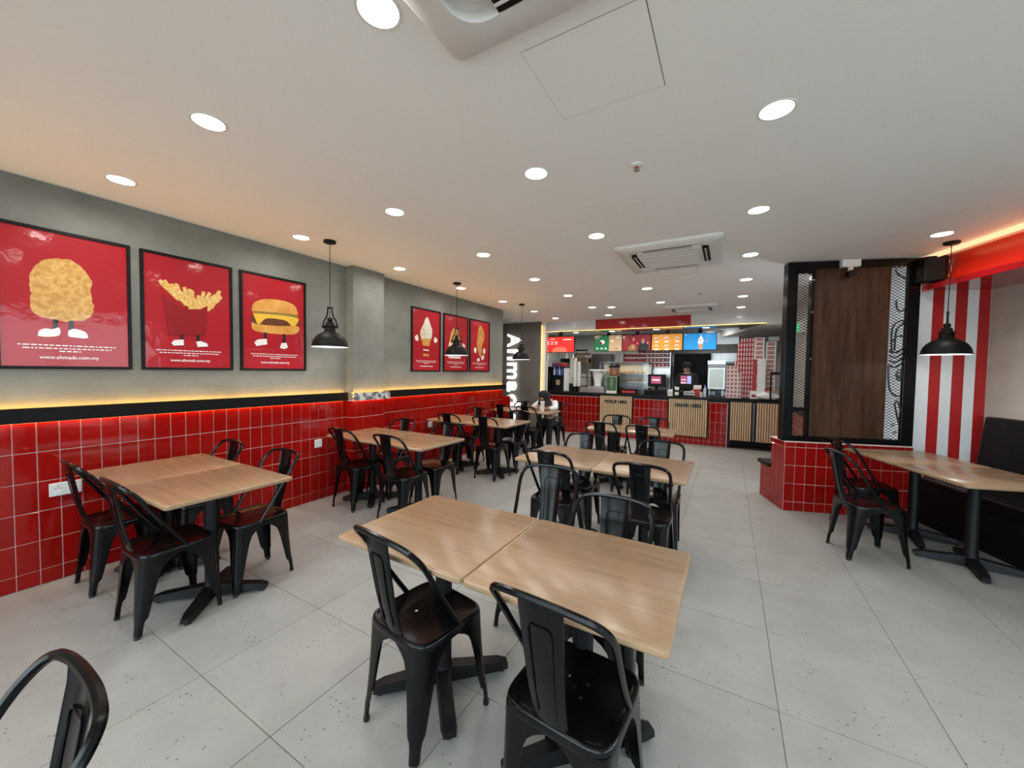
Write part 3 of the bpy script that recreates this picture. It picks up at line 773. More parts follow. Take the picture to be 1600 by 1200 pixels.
def pendant(x, y, label, yoke=True, rot=0.0):
    t = thing('pendant_lamp', label, 'lamp', (x, y, 0), rot, 'black pendant lamps')
    MB().lathe([(0.055, CEIL), (0.055, CEIL - 0.018), (0.045, CEIL - 0.024)], 24).build('canopy', 'black_matt', t, smooth=True)
    MB().cyl((0, 0, CEIL - 0.02), (0, 0, 1.93), 0.0035, 6).build('cord', 'black_matt', t)
    prof = [(0.168, 1.690), (0.170, 1.694), (0.160, 1.700), (0.157, 1.725), (0.147, 1.755), (0.128, 1.785), (0.100, 1.810), (0.072, 1.826), (0.055, 1.834), (0.050, 1.848), (0.046, 1.88), (0.058, 1.884), (0.058, 1.892), (0.040, 1.900), (0.033, 1.93)]
    inn = [(0.028, 1.925), (0.04, 1.85), (0.066, 1.82), (0.096, 1.803), (0.124, 1.779), (0.143, 1.75), (0.153, 1.722), (0.156, 1.700), (0.164, 1.690)]
    sh = MB().lathe(prof, 32).build('shade', 'black_matt', t, smooth=True)
    me = sh.data
    bm = bmesh.new(); bm.from_mesh(me)
    bm.faces.ensure_lookup_table()
    bmesh.ops.delete(bm, geom=[f for f in bm.faces if len(f.verts) > 4 and f.calc_center_median().z < 1.70], context='FACES_ONLY')
    bm.to_mesh(me); bm.free()
    MB().lathe(inn, 32, cap=False).build('shade_lining', 'shade_inside', sh, smooth=True)
    MB().lathe([(0.004, 1.765), (0.022, 1.772), (0.031, 1.79), (0.028, 1.815), (0.014, 1.84)], 16).build('bulb', 'bulb_white', t, smooth=True)
    l = bpy.data.lights.new('pendant_bulb', 'POINT'); l.energy = 4.0; l.shadow_soft_size = 0.03; l.color = (0.92, 0.95, 1.0)
    lo = bpy.data.objects.new('pendant_bulb', l); COL.objects.link(lo); lo.parent = t; lo.location = (0, 0, 1.735)
    if yoke:
        for sx in (-1, 1):
            MB().tube(crom([(sx * .062, 0, 1.888), (sx * .060, 0, 1.93), (sx * .034, 0, 1.98), (sx * .022, 0, 2.03), (sx * .020, 0, 2.07)], 4), 0.0075, 8).build('yoke_arm', 'black_matt', t, smooth=True)
            MB().lathe([(0.006, -.02), (0.013, -.012), (0.013, .012), (0.006, .02)], 10).build('knob', 'black_matt', t, (sx * .066, 0, 1.888))
        MB().cyl((-.024, 0, 2.068), (.024, 0, 2.068), 0.010, 10).build('yoke_top', 'black_matt', t)
        MB().lathe([(0.012, 1.93), (0.024, 1.94), (0.024, 1.965), (0.008, 1.975)], 14).build('socket', 'black_matt', t, smooth=True)
    else:
        MB().lathe([(0.026, 1.93), (0.020, 1.95), (0.020, 2.04), (0.012, 2.05)], 14).build('socket', 'black_matt', t, smooth=True)
pendant(-3.345, 2.31, 'black dome pendant lamp beside the burger poster', True, R(30))
pendant(-3.335, 4.25, 'black dome pendant lamp in front of the middle far poster', True, R(60))
pendant(-3.315, 6.12, 'black dome pendant lamp in front of the vertical sign', True, R(60))
pendant(1.70, 4.945, 'black dome pendant lamp over the booth table', True, R(72))

# emergency lights, speaker, exit sign
def emergency(parent_loc, rot, label, k=1.0):
    t = thing('emergency_light', label, 'lamp', parent_loc, rot, 'emergency lights')
    bx('housing', 'white_plastic', t, -0.075 * k, 0.075 * k, -0.05 * k, 0, -0.02 * k, 0.05 * k, 0.006)
    MB().cyl((0, -0.03 * k, -0.02 * k), (0, -0.03 * k, -0.06 * k), 0.020 * k, 12).build('swivel', 'paper_cream', t)
    MB().tube([(0, -0.01 * k, -0.078 * k), (0, -0.03 * k, -0.082 * k), (0, -0.06 * k, -0.088 * k), (0, -0.066 * k, -0.089 * k)], [0.022 * k, 0.032 * k, 0.036 * k, 0.034 * k], 16).build('lamp_head', 'black_matt', t, smooth=True)
x, y, _ = loc18(0.52, -0.001); emergency((x, y, 2.635), PH, 'white emergency light with black lamp head on the screen frame', 1.12)
emergency((0.78, 9.52, 2.20), 0, 'white emergency light above the stacked boxes', 1.2)
sp = tag(put('loudspeaker', None, None, P0, PH), 'black box loudspeaker at the top right of the framed screen', 'speaker')
MB().prism([(1.10, -0.12), (1.25, -0.16), (1.30, -0.12), (1.30, -0.002), (1.10, -0.002)], 2.425, 2.67).build('cabinet', 'black_matt', sp, bevel=0.012)
bx('badge', 'steel', sp, 1.14, 1.185, -0.128, -0.118, 2.455, 2.462)
MB().tube(crom([(1.31, -0.06, 2.68), (1.335, -0.08, 2.62), (1.33, -0.1, 2.52), (1.315, -0.06, 2.43)], 4), 0.004, 6).build('cable', 'paper_cream', sp)
ex = thing('exit_sign', 'green emergency exit sign seen through the left mesh strip', 'sign', (0.95, 7.35, 2.22), R(0))
bx('housing', 'white_plastic', ex, -0.04, 0.03, -0.12, 0.12, -0.085, 0.085, 0.004)
bx('face', 'exit_green', ex, -0.044, -0.0405, -0.11, 0.11, -0.075, 0.075)

# wall sockets
for y, z, wd, lb in ((2.60, 0.64, 0.085, 'white wall socket on the red tiles by the pillar'), (0.73, 0.63, 0.15, 'white double wall socket behind the nearest left chair'),
                     (4.44, 0.64, 0.085, 'white wall socket on the tiles past the pillar'), (6.42, 0.57, 0.085, 'white wall socket at the far end of the tiles')):
    t = thing('wall_socket', lb, 'socket', (-3.985, y, z), R(90), 'wall sockets')
    bx('plate', 'socket_white', t, -wd / 2, wd / 2, -0.012, 0.0, -0.045, 0.045, 0.004)
    for k in range(2 if wd > .1 else 1):
        xx = (-.035 + .07 * k) if wd > .1 else 0
        bx('rocker', 'white_plastic', t, xx - .012, xx + .012, -0.015, -0.012, -0.03, -0.008)
        bx('pin_hole', 'black_matt', t, xx - .002, xx + .002, -0.0125, -0.0118, 0.018, 0.026)
        for dx in (-.011, .011): bx('pin_hole', 'black_matt', t, xx + dx - .004, xx + dx + .004, -0.0125, -0.0118, 0.002, 0.006)

# ================================================================== POSTERS
ART = [
(1,'nugget',[(0.275,0.729),(0.329,0.773),(0.427,0.8),(0.528,0.803),(0.601,0.768),(0.646,0.715),(0.676,0.667),(0.666,0.598),(0.672,0.538),(0.686,0.479),(0.677,0.425),(0.621,0.374),(0.545,0.361),(0.471,0.348),(0.386,0.355),(0.304,0.37),(0.245,0.406),(0.227,0.46),(0.236,0.53),(0.228,0.584),(0.236,0.654)]),
(1,'leg',[(0.379,0.362),(0.417,0.358),(0.412,0.29),(0.376,0.293)]),
(1,'leg',[(0.492,0.357),(0.532,0.36),(0.53,0.286),(0.491,0.29)]),
(1,'shoe',[(0.273,0.234),(0.285,0.273),(0.329,0.29),(0.373,0.287),(0.424,0.302),(0.424,0.247),(0.341,0.231)]),
(1,'shoe',[(0.49,0.286),(0.532,0.301),(0.604,0.287),(0.632,0.262),(0.627,0.235),(0.542,0.236),(0.489,0.245)]),
(2,'bag',[(0.213,0.66),(0.252,0.622),(0.343,0.571),(0.47,0.545),(0.604,0.558),(0.692,0.598),(0.664,0.324),(0.266,0.301)]),
(2,'leg',[(0.388,0.312),(0.418,0.313),(0.415,0.256),(0.387,0.255)]),
(2,'leg',[(0.563,0.318),(0.595,0.32),(0.593,0.25),(0.564,0.253)]),
(2,'shoe',[(0.291,0.233),(0.32,0.262),(0.417,0.271),(0.418,0.221),(0.315,0.213)]),
(2,'shoe',[(0.56,0.26),(0.603,0.267),(0.676,0.25),(0.692,0.221),(0.574,0.211)]),
(3,'bun',[(0.162,0.637),(0.199,0.698),(0.328,0.743),(0.508,0.761),(0.697,0.756),(0.812,0.725),(0.855,0.669),(0.845,0.623),(0.568,0.607),(0.269,0.596),(0.17,0.603)]),
(3,'lettuce',[(0.184,0.609),(0.568,0.624),(0.845,0.627),(0.841,0.591),(0.568,0.585),(0.198,0.58)]),
(3,'patty',[(0.133,0.551),(0.268,0.563),(0.568,0.577),(0.885,0.577),(0.895,0.519),(0.694,0.478),(0.354,0.467),(0.155,0.495)]),
(3,'cheese',[(0.178,0.584),(0.568,0.598),(0.854,0.592),(0.861,0.544),(0.786,0.485),(0.682,0.543),(0.536,0.555),(0.355,0.544),(0.256,0.476),(0.2,0.537)]),
(3,'bun',[(0.155,0.493),(0.267,0.477),(0.567,0.482),(0.867,0.499),(0.86,0.427),(0.693,0.397),(0.353,0.395),(0.176,0.415)]),
(3,'leg',[(0.327,0.398),(0.368,0.4),(0.367,0.325),(0.329,0.323)]),
(3,'leg',[(0.613,0.399),(0.658,0.401),(0.657,0.294),(0.615,0.292)]),
(3,'shoe',[(0.188,0.287),(0.236,0.32),(0.367,0.333),(0.375,0.275),(0.221,0.252)]),
(3,'shoe',[(0.57,0.245),(0.593,0.298),(0.67,0.306),(0.698,0.258),(0.643,0.236)]),
(4,'cream',[(0.517,0.877),(0.561,0.858),(0.616,0.779),(0.679,0.705),(0.693,0.626),(0.681,0.558),(0.62,0.526),(0.356,0.513),(0.297,0.559),(0.285,0.623),(0.342,0.703),(0.4,0.762),(0.458,0.844)]),
(4,'cone',[(0.332,0.517),(0.657,0.534),(0.597,0.41),(0.369,0.413)]),
(4,'glove',[(0.104,0.542),(0.189,0.579),(0.228,0.511),(0.195,0.472),(0.116,0.495)]),
(4,'glove',[(0.757,0.517),(0.794,0.573),(0.885,0.535),(0.873,0.488),(0.783,0.472)]),
(4,'shoe',[(0.393,0.355),(0.585,0.351),(0.586,0.331),(0.393,0.333)]),
(4,'cone',[(0.382,0.286),(0.586,0.283),(0.587,0.246),(0.383,0.244)]),
(5,'nugget',[(0.281,0.671),(0.362,0.749),(0.502,0.777),(0.604,0.741),(0.649,0.644),(0.681,0.521),(0.654,0.444),(0.231,0.439),(0.203,0.474),(0.242,0.572)]),
(5,'shoe',[(0.217,0.498),(0.284,0.514),(0.286,0.447),(0.204,0.444)]),
(5,'glove',[(0.756,0.474),(0.8,0.527),(0.886,0.473),(0.848,0.43)]),
(5,'shoe',[(0.154,0.268),(0.687,0.275),(0.688,0.237),(0.235,0.234)]),
(6,'drum',[(0.486,0.92),(0.636,0.849),(0.729,0.739),(0.714,0.629),(0.611,0.501),(0.598,0.32),(0.476,0.302),(0.403,0.425),(0.348,0.556),(0.378,0.691),(0.426,0.828)]),
(6,'glove',[(0.2,0.418),(0.265,0.473),(0.334,0.449),(0.329,0.376),(0.252,0.356)]),
(6,'glove',[(0.655,0.434),(0.719,0.471),(0.786,0.432),(0.766,0.362),(0.687,0.353)]),
(6,'shoe',[(0.356,0.249),(0.442,0.268),(0.498,0.253),(0.485,0.205),(0.375,0.199)]),
(6,'shoe',[(0.564,0.288),(0.651,0.331),(0.731,0.32),(0.708,0.257),(0.601,0.225)]),
]
PCOL = {'nugget': 'print_nugget', 'leg': 'print_black', 'shoe': 'print_white', 'bag': 'print_bag', 'bun': 'print_bun', 'lettuce': 'print_lettuce', 'patty': 'print_patty',
        'cheese': 'print_cheese', 'cream': 'print_cream', 'cone': 'print_cone', 'glove': 'print_white', 'drum': 'print_drum'}
PN = {1: (0.457, 'breaded nugget with legs and white shoes, nearest the camera'), 2: (1.14, 'carton of fries with legs'), 3: (1.832, 'cheeseburger with legs'),
      4: (4.04, 'soft serve ice cream'), 5: (4.745, 'golden fried sandwich behind the second pendant'), 6: (5.45, 'fried chicken drumstick')}
PW = {1: .628, 2: .628, 3: .633, 4: .630, 5: .655, 6: .640}
Z0, PHT = 1.455, 0.94
for k in PN:
    y0, what = PN[k]; W_ = PW[k]
    t = thing('framed_poster', 'red framed poster of a ' + what, 'poster', (-4.0, y0, Z0), R(90), 'red food posters')
    # local x runs along the wall, local -y faces the room
    f = MB(); b_ = 0.020
    f.box(0, W_, -0.022, 0, 0, b_).box(0, W_, -0.022, 0, PHT - b_, PHT).box(0, b_, -0.022, 0, b_, PHT - b_).box(W_ - b_, W_, -0.022, 0, b_, PHT - b_)
    f.build('frame', 'black_matt', t)
    pr = bx('print', 'print_red', t, b_, W_ - b_, -0.012, -0.002, b_, PHT - b_)
    n = 0
    def flat(poly, mtl, nm, sub=3):
        global n
        P = [(a * W_, b * PHT) for a, b in poly]
        if sub > 1 and len(P) > 5 and nm != 'printed_carton':
            P = [(v.x, v.y) for v in crom([(a, b, 0) for a, b in P + [P[0]]], sub)][:-1]
        if nm == 'printed_food':
            rj = random.Random(11); P = [(a + rj.uniform(-.0035, .0035), b + rj.uniform(-.0035, .0035)) for a, b in P]
        n += 1; d = -0.0122 - 0.0003 * n
        MB().prism(P, -0.012, d, lambda a, b, h: (a, h, b)).build(nm, mtl, pr)
    names = {'nugget': 'printed_food', 'drum': 'printed_food', 'bun': 'printed_bun', 'cream': 'printed_cream', 'cone': 'printed_cone', 'leg': 'printed_leg', 'shoe': 'printed_shoe', 'glove': 'printed_glove', 'bag': 'printed_carton', 'patty': 'printed_patty', 'cheese': 'printed_cheese', 'lettuce': 'printed_lettuce'}
    if k == 2:
        rs = random.Random(3)
        sticks = []
        for q in range(26):
            f_ = q / 25.0
            bxx = 0.34 + 0.40 * f_; ang = R(-38 + 76 * f_ + rs.uniform(-14, 14)); ln = rs.uniform(.17, .27)
            sticks.append((bxx, 0.60 - 0.09 * math.sin(f_ * PI) + (0.06 * (1 - f_)) + rs.uniform(-.02, .02), ang, ln))
        rs.shuffle(sticks)
        for bxx, bz, ang, ln in sticks:
            ax, az = math.sin(ang), math.cos(ang); hw = 0.020
            q4 = [(bxx - az * hw, bz + ax * hw * .7), (bxx + az * hw, bz - ax * hw * .7), (bxx + az * hw + ax * ln, bz - ax * hw * .7 + az * ln * .7), (bxx - az * hw + ax * ln, bz + ax * hw * .7 + az * ln * .7)]
            flat(q4, 'print_fries', 'printed_fry', 1)
    for kk, mname, poly in ART:
        if kk == k: flat(poly, PCOL[mname], names[mname])
    if k == 3:
        for q in range(8):
            flat([(0.25 + .07 * q, .615 + .02 * math.sin(q)), (0.263 + .07 * q, .618 + .02 * math.sin(q)), (0.256 + .07 * q, .626 + .02 * math.sin(q))], 'print_fries', 'printed_seed', 1)
    if k == 4:
        for zz in (.50, .58, .66): flat([(.27 + (zz - .5) * .5, zz), (.50 - (zz - .5) * .4, zz + .03), (.50 - (zz - .5) * .4, zz + .022), (.27 + (zz - .5) * .5, zz - .010)], 'print_cone', 'printed_swirl', 1)
    # two lines of tiny print, too small to read, then the address line
    rs = random.Random(k)
    for li, (zz, a0, a1) in enumerate(((0.172, .14, .86), (0.150, .17, .83), (0.130, .42, .58))):
        a = a0; tx = MB()
        while a < a1:
            wv = rs.uniform(.015, .05); e = min(a + wv, a1)
            tx.box(a * W_, e * W_, -0.0124, -0.012, zz * PHT - .0035, zz * PHT + .0035); a = e + .010
        tx.build('fine_print', 'print_white', pr)
    text_obj('web_address', 'www.ahmads.com.my', 0.03, 'print_white', pr, (W_ / 2, -0.0125, 0.075 * PHT), (R(90), 0, 0), 0.0006, 0.0004, 0.44 * W_)

# ================================================================== SERVICE COUNTER AND KITCHEN
YF = 8.73; CT = 0.985
ctr = thing('service_counter', 'red tiled service counter with slatted wood panels across the back', 'counter')
bx('core', 'grout', ctr, -4.02, 0.0, YF, YF + 0.58, 0, 0.895)
panels = ((-2.60, -1.87, 0.115, 0.935, 'PICKUP HERE', 0.50), (-1.10, -0.365, 0.17, 0.935, 'ORDER HERE', 0.52))
for u0, u1, zt_ in ((-4.02, -2.62, .893), (-1.85, -1.12, .893), (-0.345, 0.0, .893), (-2.62, -1.85, .095), (-1.12, -0.345, .15)):
    tile_field(ctr, u0, u1, 0.0, zt_, (0, YF, 0), 0.0, ju=-0.01, jz=0.09)
def slat_panel(parent, x0, x1, z0, z1, y, n=None, fr=0.02):
    f = MB(); f.box(x0 - fr, x1 + fr, y - 0.012, y, z0 - fr, z0).box(x0 - fr, x1 + fr, y - 0.012, y, z1, z1 + .006)
    f.box(x0 - fr, x0, y - 0.030, y, z0 - fr, z1).box(x1, x1 + fr, y - 0.030, y, z0 - fr, z1)
    p = f.build('slat_panel', 'black_matt', parent)
    bx('backing', 'rail_black', p, x0, x1, y - 0.008, y - .0005, z0, z1)
    n = n or int(round((x1 - x0) / 0.043)); st = (x1 - x0) / n
    me = MB().box(-st * .36, st * .36, -0.02, 0.0, 0, z1 - z0).mesh('slat', 'slat_wood')
    for k in range(n): put('slat', me, p, (x0 + (k + .5) * st, y - 0.008, z0))
    return p
for a, b, c, d, txt, wd in panels:
    p = slat_panel(ctr, a, b, c, d, YF)
    text_obj('lettering', txt, 0.10, 'doodle_black', p, ((a + b) / 2, YF - 0.034, d - 0.155), (R(90), 0, 0), 0.012, 0.0055, wd)
bx('fascia', 'black_matt', ctr, -4.02, 0.0, YF, YF + 0.58, 0.895, 0.941)
wt = bx('worktop', 'black_matt', None, -4.02, 0.03, YF - 0.03, YF + 0.62, 0.942, CT, 0.004)
tag(wt, 'continuous black worktop on the red tiled counter', 'worktop')
# swing doors to the right of the counter
for k, (a, b, z0) in enumerate(((0.045, 0.405, 0.165), (0.485, 0.865, 0.165))):
    d = tag(put('door_%d' % (k + 1), None), 'slatted wood half door ' + ('next to the counter end' if k == 0 else 'beside the black frame post'), kind='structure')
    slat_panel(d, a, b, z0, 0.925, YF + 0.02, 9)
    bx('rail', 'black_matt', d, a - .02, b + .02, YF - 0.01, YF + 0.03, 0.925, 0.955)
    MB().cyl((a - .03 if k == 0 else b + .03, YF + .01, 0.0), (a - .03 if k == 0 else b + .03, YF + .01, 0.97), 0.014, 10).build('hinge_post', 'black_metal', d)
bx_ = bx('side_worktop', 'black_matt', None, 0.02, 0.925, 9.02, 9.75, 0.90, 0.985, 0.004)
tag(bx_, 'black side worktop under the stacked takeaway boxes', 'worktop')
sc = thing('side_cabinet', 'dark cabinet carrying the side worktop behind the half doors', 'cabinet')
bx('body', 'dark_steel', sc, 0.04, 0.92, 9.05, 9.72, 0.12, 0.895); bx('toe_kick', 'black_matt', sc, 0.06, 0.90, 9.1, 9.7, 0, 0.12)
bx('door', 'dark_steel', sc, 0.06, 0.48, 9.035, 9.05, 0.15, 0.87); bx('door', 'dark_steel', sc, 0.51, 0.90, 9.035, 9.05, 0.15, 0.87)

# vertical sign
sg = thing('wall_lettering', 'white glowing letters Ahmads running down the dark concrete wall', 'sign', (-4.96, 8.50, 0))
zt = 2.43; adv = (('A', .40), ('h', .34), ('m', .48), ('a', .33), ('d', .36), ("'", .14), ('s', .30))
bpy.context.view_layer.update()
for ch, ad in adv:
    me = text_mesh(ch, 0.54, 0.05, 0.014)
    xs = [v.co.x for v in me.vertices]; mnx, mxx = min(xs), max(xs)
    for v in me.vertices:
        v.co.x = (v.co.x - mnx) / (mxx - mnx) * (ad - .055)
    me.materials.append(M['sign_white'])
    o = put('letter', me, sg, (0.0, -0.055, zt)); o.rotation_euler = (R(90), R(90), 0)
    zt -= ad
area('sign_backlight', sg, (0.2, -0.02, 1.3), 0.3, 2.0, 2.0, (1, 1, 1), (R(-90), 0, 0))

# ---- menu screens
def screen(name, label, x0, x1, z0, z1, y, items, base, tilt=0.0, group='menu screens'):
    t = thing(name, label, 'screen', ((x0 + x1) / 2, y, (z0 + z1) / 2), tilt, group)
    a, b = (x1 - x0) / 2, (z1 - z0) / 2
    bx('bezel', 'black_matt', t, -a, a, 0, 0.05, -b, b, 0.004)
    d = bx('display', base, t, -a + .012, a - .012, -0.003, 0.0, -b + .012, b - .012)
    bx('bracket', 'black_matt', t, -0.04, 0.04, 0.05, 0.12, -0.05, b + (2.455 - z1))
    for i, (kind, p, q, w_, h_, mt) in enumerate(items):
        yy = -0.004 - 0.0004 * i
        if kind != 'p': cx, cz = -a + 2 * a * p, -b + 2 * b * q
        if kind == 'r': poly = [(cx - w_ * a, cz - h_ * b), (cx + w_ * a, cz - h_ * b), (cx + w_ * a, cz + h_ * b), (cx - w_ * a, cz + h_ * b)]
        elif kind == 'e': poly = [(cx + w_ * a * math.cos(2 * PI * k / 20), cz + h_ * b * math.sin(2 * PI * k / 20)) for k in range(20)]
        else: poly = [(-a + 2 * a * u, -b + 2 * b * v) for u, v in p]
        MB().prism(poly, -0.003, yy, lambda u, v, h: (u, h, v)).build('picture', mt, d)
    return t
six = []
for r_ in range(2):
    for c_ in range(3):
        six += [('e', .16 + .33 * c_, .74 - .46 * r_, .13, .13, 'screen_white'), ('e', .16 + .33 * c_, .72 - .46 * r_, .09, .07, 'screen_brown'), ('r', .17 + .33 * c_, .56 - .46 * r_, .16, .035, 'screen_white'), ('r', .17 + .33 * c_, .50 - .46 * r_, .12, .03, 'screen_white')]
ys = 9.62
screen('menu_screen', 'blue screen showing an ice cream cone, rightmost above the counter', -0.945, -0.255, 2.012, 2.405, ys,
       [('p', [(.44, .42), (.47, .66), (.55, .90), (.58, .70), (.62, .55), (.58, .36), (.50, .34)], 0, 0, 0, 'screen_white'), ('p', [(.46, .34), (.60, .34), (.57, .03), (.50, .03)], 0, 0, 0, 'screen_cone'),
        ('e', .70, .52, .05, .13, 'screen_salmon'), ('r', .07, .90, .05, .05, 'screen_white'), ('e', .52, .58, .04, .12, 'screen_tan')], 'screen_blue')
screen('menu_screen', 'orange screen listing six dishes, left of the blue one', -1.645, -0.952, 2.010, 2.410, ys, six, 'screen_orange')
screen('menu_screen', 'dark red screen showing two people holding chicken', -2.340, -1.652, 2.008, 2.415, ys,
       [('e', .06, .85, .06, .10, 'screen_white'), ('p', [(.20, .02), (.24, .30), (.36, .45), (.48, .38), (.50, .02)], 0, 0, 0, 'screen_brown'), ('e', .40, .72, .09, .24, 'screen_skin'), ('r', .40, .94, .09, .10, 'screen_black'), ('r', .40, .76, .085, .03, 'screen_black'),
        ('p', [(.56, .02), (.58, .36), (.68, .50), (.82, .50), (.92, .30), (.92, .02)], 0, 0, 0, 'screen_black'), ('e', .73, .58, .11, .32, 'screen_grey'), ('e', .73, .64, .06, .16, 'screen_skin'), ('e', .53, .48, .05, .16, 'screen_salmon'), ('e', .88, .48, .05, .16, 'screen_salmon'), ('e', .38, .26, .10, .20, 'screen_skin')], 'screen_maroon')
screen('menu_screen', 'green and tan screen of rice dishes, leftmost of the row', -3.060, -2.347, 2.008, 2.418, ys,
       [('r', .77, .5, .45, .97, 'screen_tan'), ('p', [(.02, .98), (.02, .80), (.30, .98)], 0, 0, 0, 'screen_tan'), ('e', .30, .58, .18, .26, 'screen_white'), ('e', .25, .52, .10, .18, 'screen_maroon'), ('e', .14, .82, .14, .12, 'screen_grey'), ('e', .12, .18, .07, .10, 'screen_white'), ('e', .28, .18, .07, .10, 'screen_white'), ('e', .43, .18, .07, .10, 'screen_white'),
        ('e', .66, .62, .08, .14, 'screen_white'), ('e', .78, .16, .17, .16, 'screen_grey'), ('e', .78, .16, .10, .08, 'screen_tan'), ('e', .85, .84, .10, .08, 'screen_white')], 'screen_green')
screen('menu_screen', 'red screen hanging over the drinks machine at the left', -4.02, -3.27, 1.948, 2.338, 8.72,
       [('r', .25, .84, .16, .035, 'screen_white'), ('r', .76, .80, .28, .05, 'screen_white')] + [('r', .10 + .14 * c_, .66 - .12 * r_, .09, .045, 'screen_white') for r_ in range(2) for c_ in range(3)] + [('p', [(.24, .02), (.26, .20), (.40, .34), (.66, .34), (.74, .20), (.76, .02)], 0, 0, 0, 'screen_salmon')], 'screen_red', R(4), 'menu screens')

# ---- appliances and things on the counter (left to right)
G_ = 'things on the service counter'
o = thing('drinks_fridge', 'black upright drinks unit at the left end of the counter', 'fridge', (-4.13, 9.12, 0.0))
bx('body', 'black_matt', o, -0.13, 0.11, -0.05, 0.42, 0.0, 1.60, 0.006); bx('handle', 'steel', o, 0.07, 0.08, -0.075, -0.055, 1.2, 1.45); bx('badge', 'steel', o, -0.06, 0.0, -0.054, -0.05, 1.06, 1.075)
o = thing('soda_dispenser', 'black drinks dispenser with red and blue header', 'dispenser', (-3.82, 9.02, CT))
bx('body', 'black_matt', o, -0.16, 0.155, 0.0, 0.32, 0.0, 0.40, 0.005); bx('tower', 'black_matt', o, -0.16, 0.155, 0.12, 0.32, 0.40, 0.62, 0.005)
bx('header', 'paper_red', o, -0.16, 0.155, 0.02, 0.32, 0.62, 0.71, 0.004); bx('sticker', 'cardboard', o, -0.03, 0.07, -0.003, 0.0, 0.15, 0.28)
for k in range(4):
    MB().lathe([(0.026, 0.40), (0.030, 0.42), (0.030, 0.52), (0.016, 0.58), (0.016, 0.61)], 14, (-0.11 + .07 * k, 0.07)).build('bottle', ['pale_blue', 'blue_plastic'][k % 2], o, smooth=True)
    bx('flavour_tag', ['blue_plastic', 'paper_red'][k % 2], o, -0.14 + .075 * k, -0.085 + .075 * k, 0.012, 0.02, 0.63, 0.70)
o = thing('cup_cabinet', 'pale grey upright cabinet beside the cup stacks', 'cabinet', (-3.57, 9.05, CT))
bx('body', 'white_plastic', o, -0.085, 0.08, 0, 0.25, 0, 0.58, 0.006); bx('lid', 'blue_plastic', o, -0.085, 0.08, 0, 0.25, 0.585, 0.61); bx('door', 'white_paint', o, -0.075, 0.07, -0.008, 0, 0.02, 0.56)
def cups(x, y, z0, n, r, label, mtl):
    t = thing('cup_stack', label, 'cups', (x, y, CT), 0, 'stacks of paper cups')
    MB().lathe([(r + .012, 0), (r + .012, z0), (r + .008, z0)], 18).build('holder', 'black_matt', t, smooth=True)
    cm = MB().lathe([(r * .80, 0), (r, 0.10), (r + .004, 0.104), (r + .004, 0.108), (r - .003, 0.108)], 18).mesh('cup', mtl, True)
    for k in range(n): put('cup', cm, t, (0.004 * math.sin(k * .5), 0, z0 - .02 + k * 0.022))
cups(-3.425, 9.0, 0.20, 26, 0.045, 'tall leaning stack of cream paper cups, left', 'paper_cream')
cups(-3.325, 8.96, 0.13, 29, 0.045, 'tall stack of white paper cups in the middle', 'paper_white')
cups(-3.235, 9.0, 0.13, 25, 0.042, 'tall stack of white paper cups, right', 'paper_white')
o = thing('steel_tray', 'stainless steel tray box on the counter left of the sign', 'tray', (-2.88, 8.98, CT))
bx('body', 'steel', o, -0.32, 0.31, -0.02, 0.25, 0, 0.085, 0.004); bx('rim', 'steel', o, -0.33, 0.32, -0.03, 0.26, 0.085, 0.092)
o = thing('cup_caddy', 'white flared tub of cup lids behind the steel tray', 'tub', (-2.87, 9.40, CT + 0.14))
MB().lathe([(0.09, 0.0), (0.10, 0.12), (0.135, 0.30), (0.15, 0.37), (0.225, 0.385), (0.225, 0.41), (0.19, 0.415)], 24).build('tub', 'paper_white', o, smooth=True)
for k in range(5): MB().lathe([(0.04, 0.412), (0.045, 0.425), (0.02, 0.432)], 12, (0.12 * math.cos(k * 1.26), 0.12 * math.sin(k * 1.26))).build('lid', 'black_matt', o)
bx('shelf', 'steel', o, -0.2, 0.2, -0.2, 0.2, -0.14, -0.002)
o = thing('beverage_dispenser', 'round brown beverage dispenser with a black lid', 'dispenser', (-2.36, 9.02, CT))
MB().lathe([(0.12, 0), (0.12, 0.38), (0.11, 0.40)], 24).build('base', 'black_matt', o, smooth=True)
MB().lathe([(0.115, 0.40), (0.12, 0.42), (0.12, 0.60), (0.115, 0.61)], 24).build('tank', 'plastic_brown', o, smooth=True)
MB().lathe([(0.13, 0.61), (0.135, 0.635), (0.11, 0.675), (0.05, 0.70), (0.01, 0.705)], 24).build('lid', 'black_matt', o, smooth=True)
o = thing('table_sign', 'green card stand with gold print on the counter', 'sign', (-2.375, 8.85, CT))
bx('base', 'paper_cream', o, -0.12, 0.12, -0.03, 0.03, 0, 0.065, 0.003); bx('card', 'green_card', o, -0.115, 0.115, -0.006, 0.006, 0.065, 0.39); bx('border', 'paper_cream', o, -0.12, 0.12, -0.003, 0.009, 0.060, 0.397)
for k, (w_, z) in enumerate(((.05, .34), (.07, .30), (.04, .26), (.08, .22), (.06, .18), (.045, .12))): bx('print_line', 'gold_print', o, -w_ / 2, w_ / 2, -0.008, -0.006, z, z + .012)
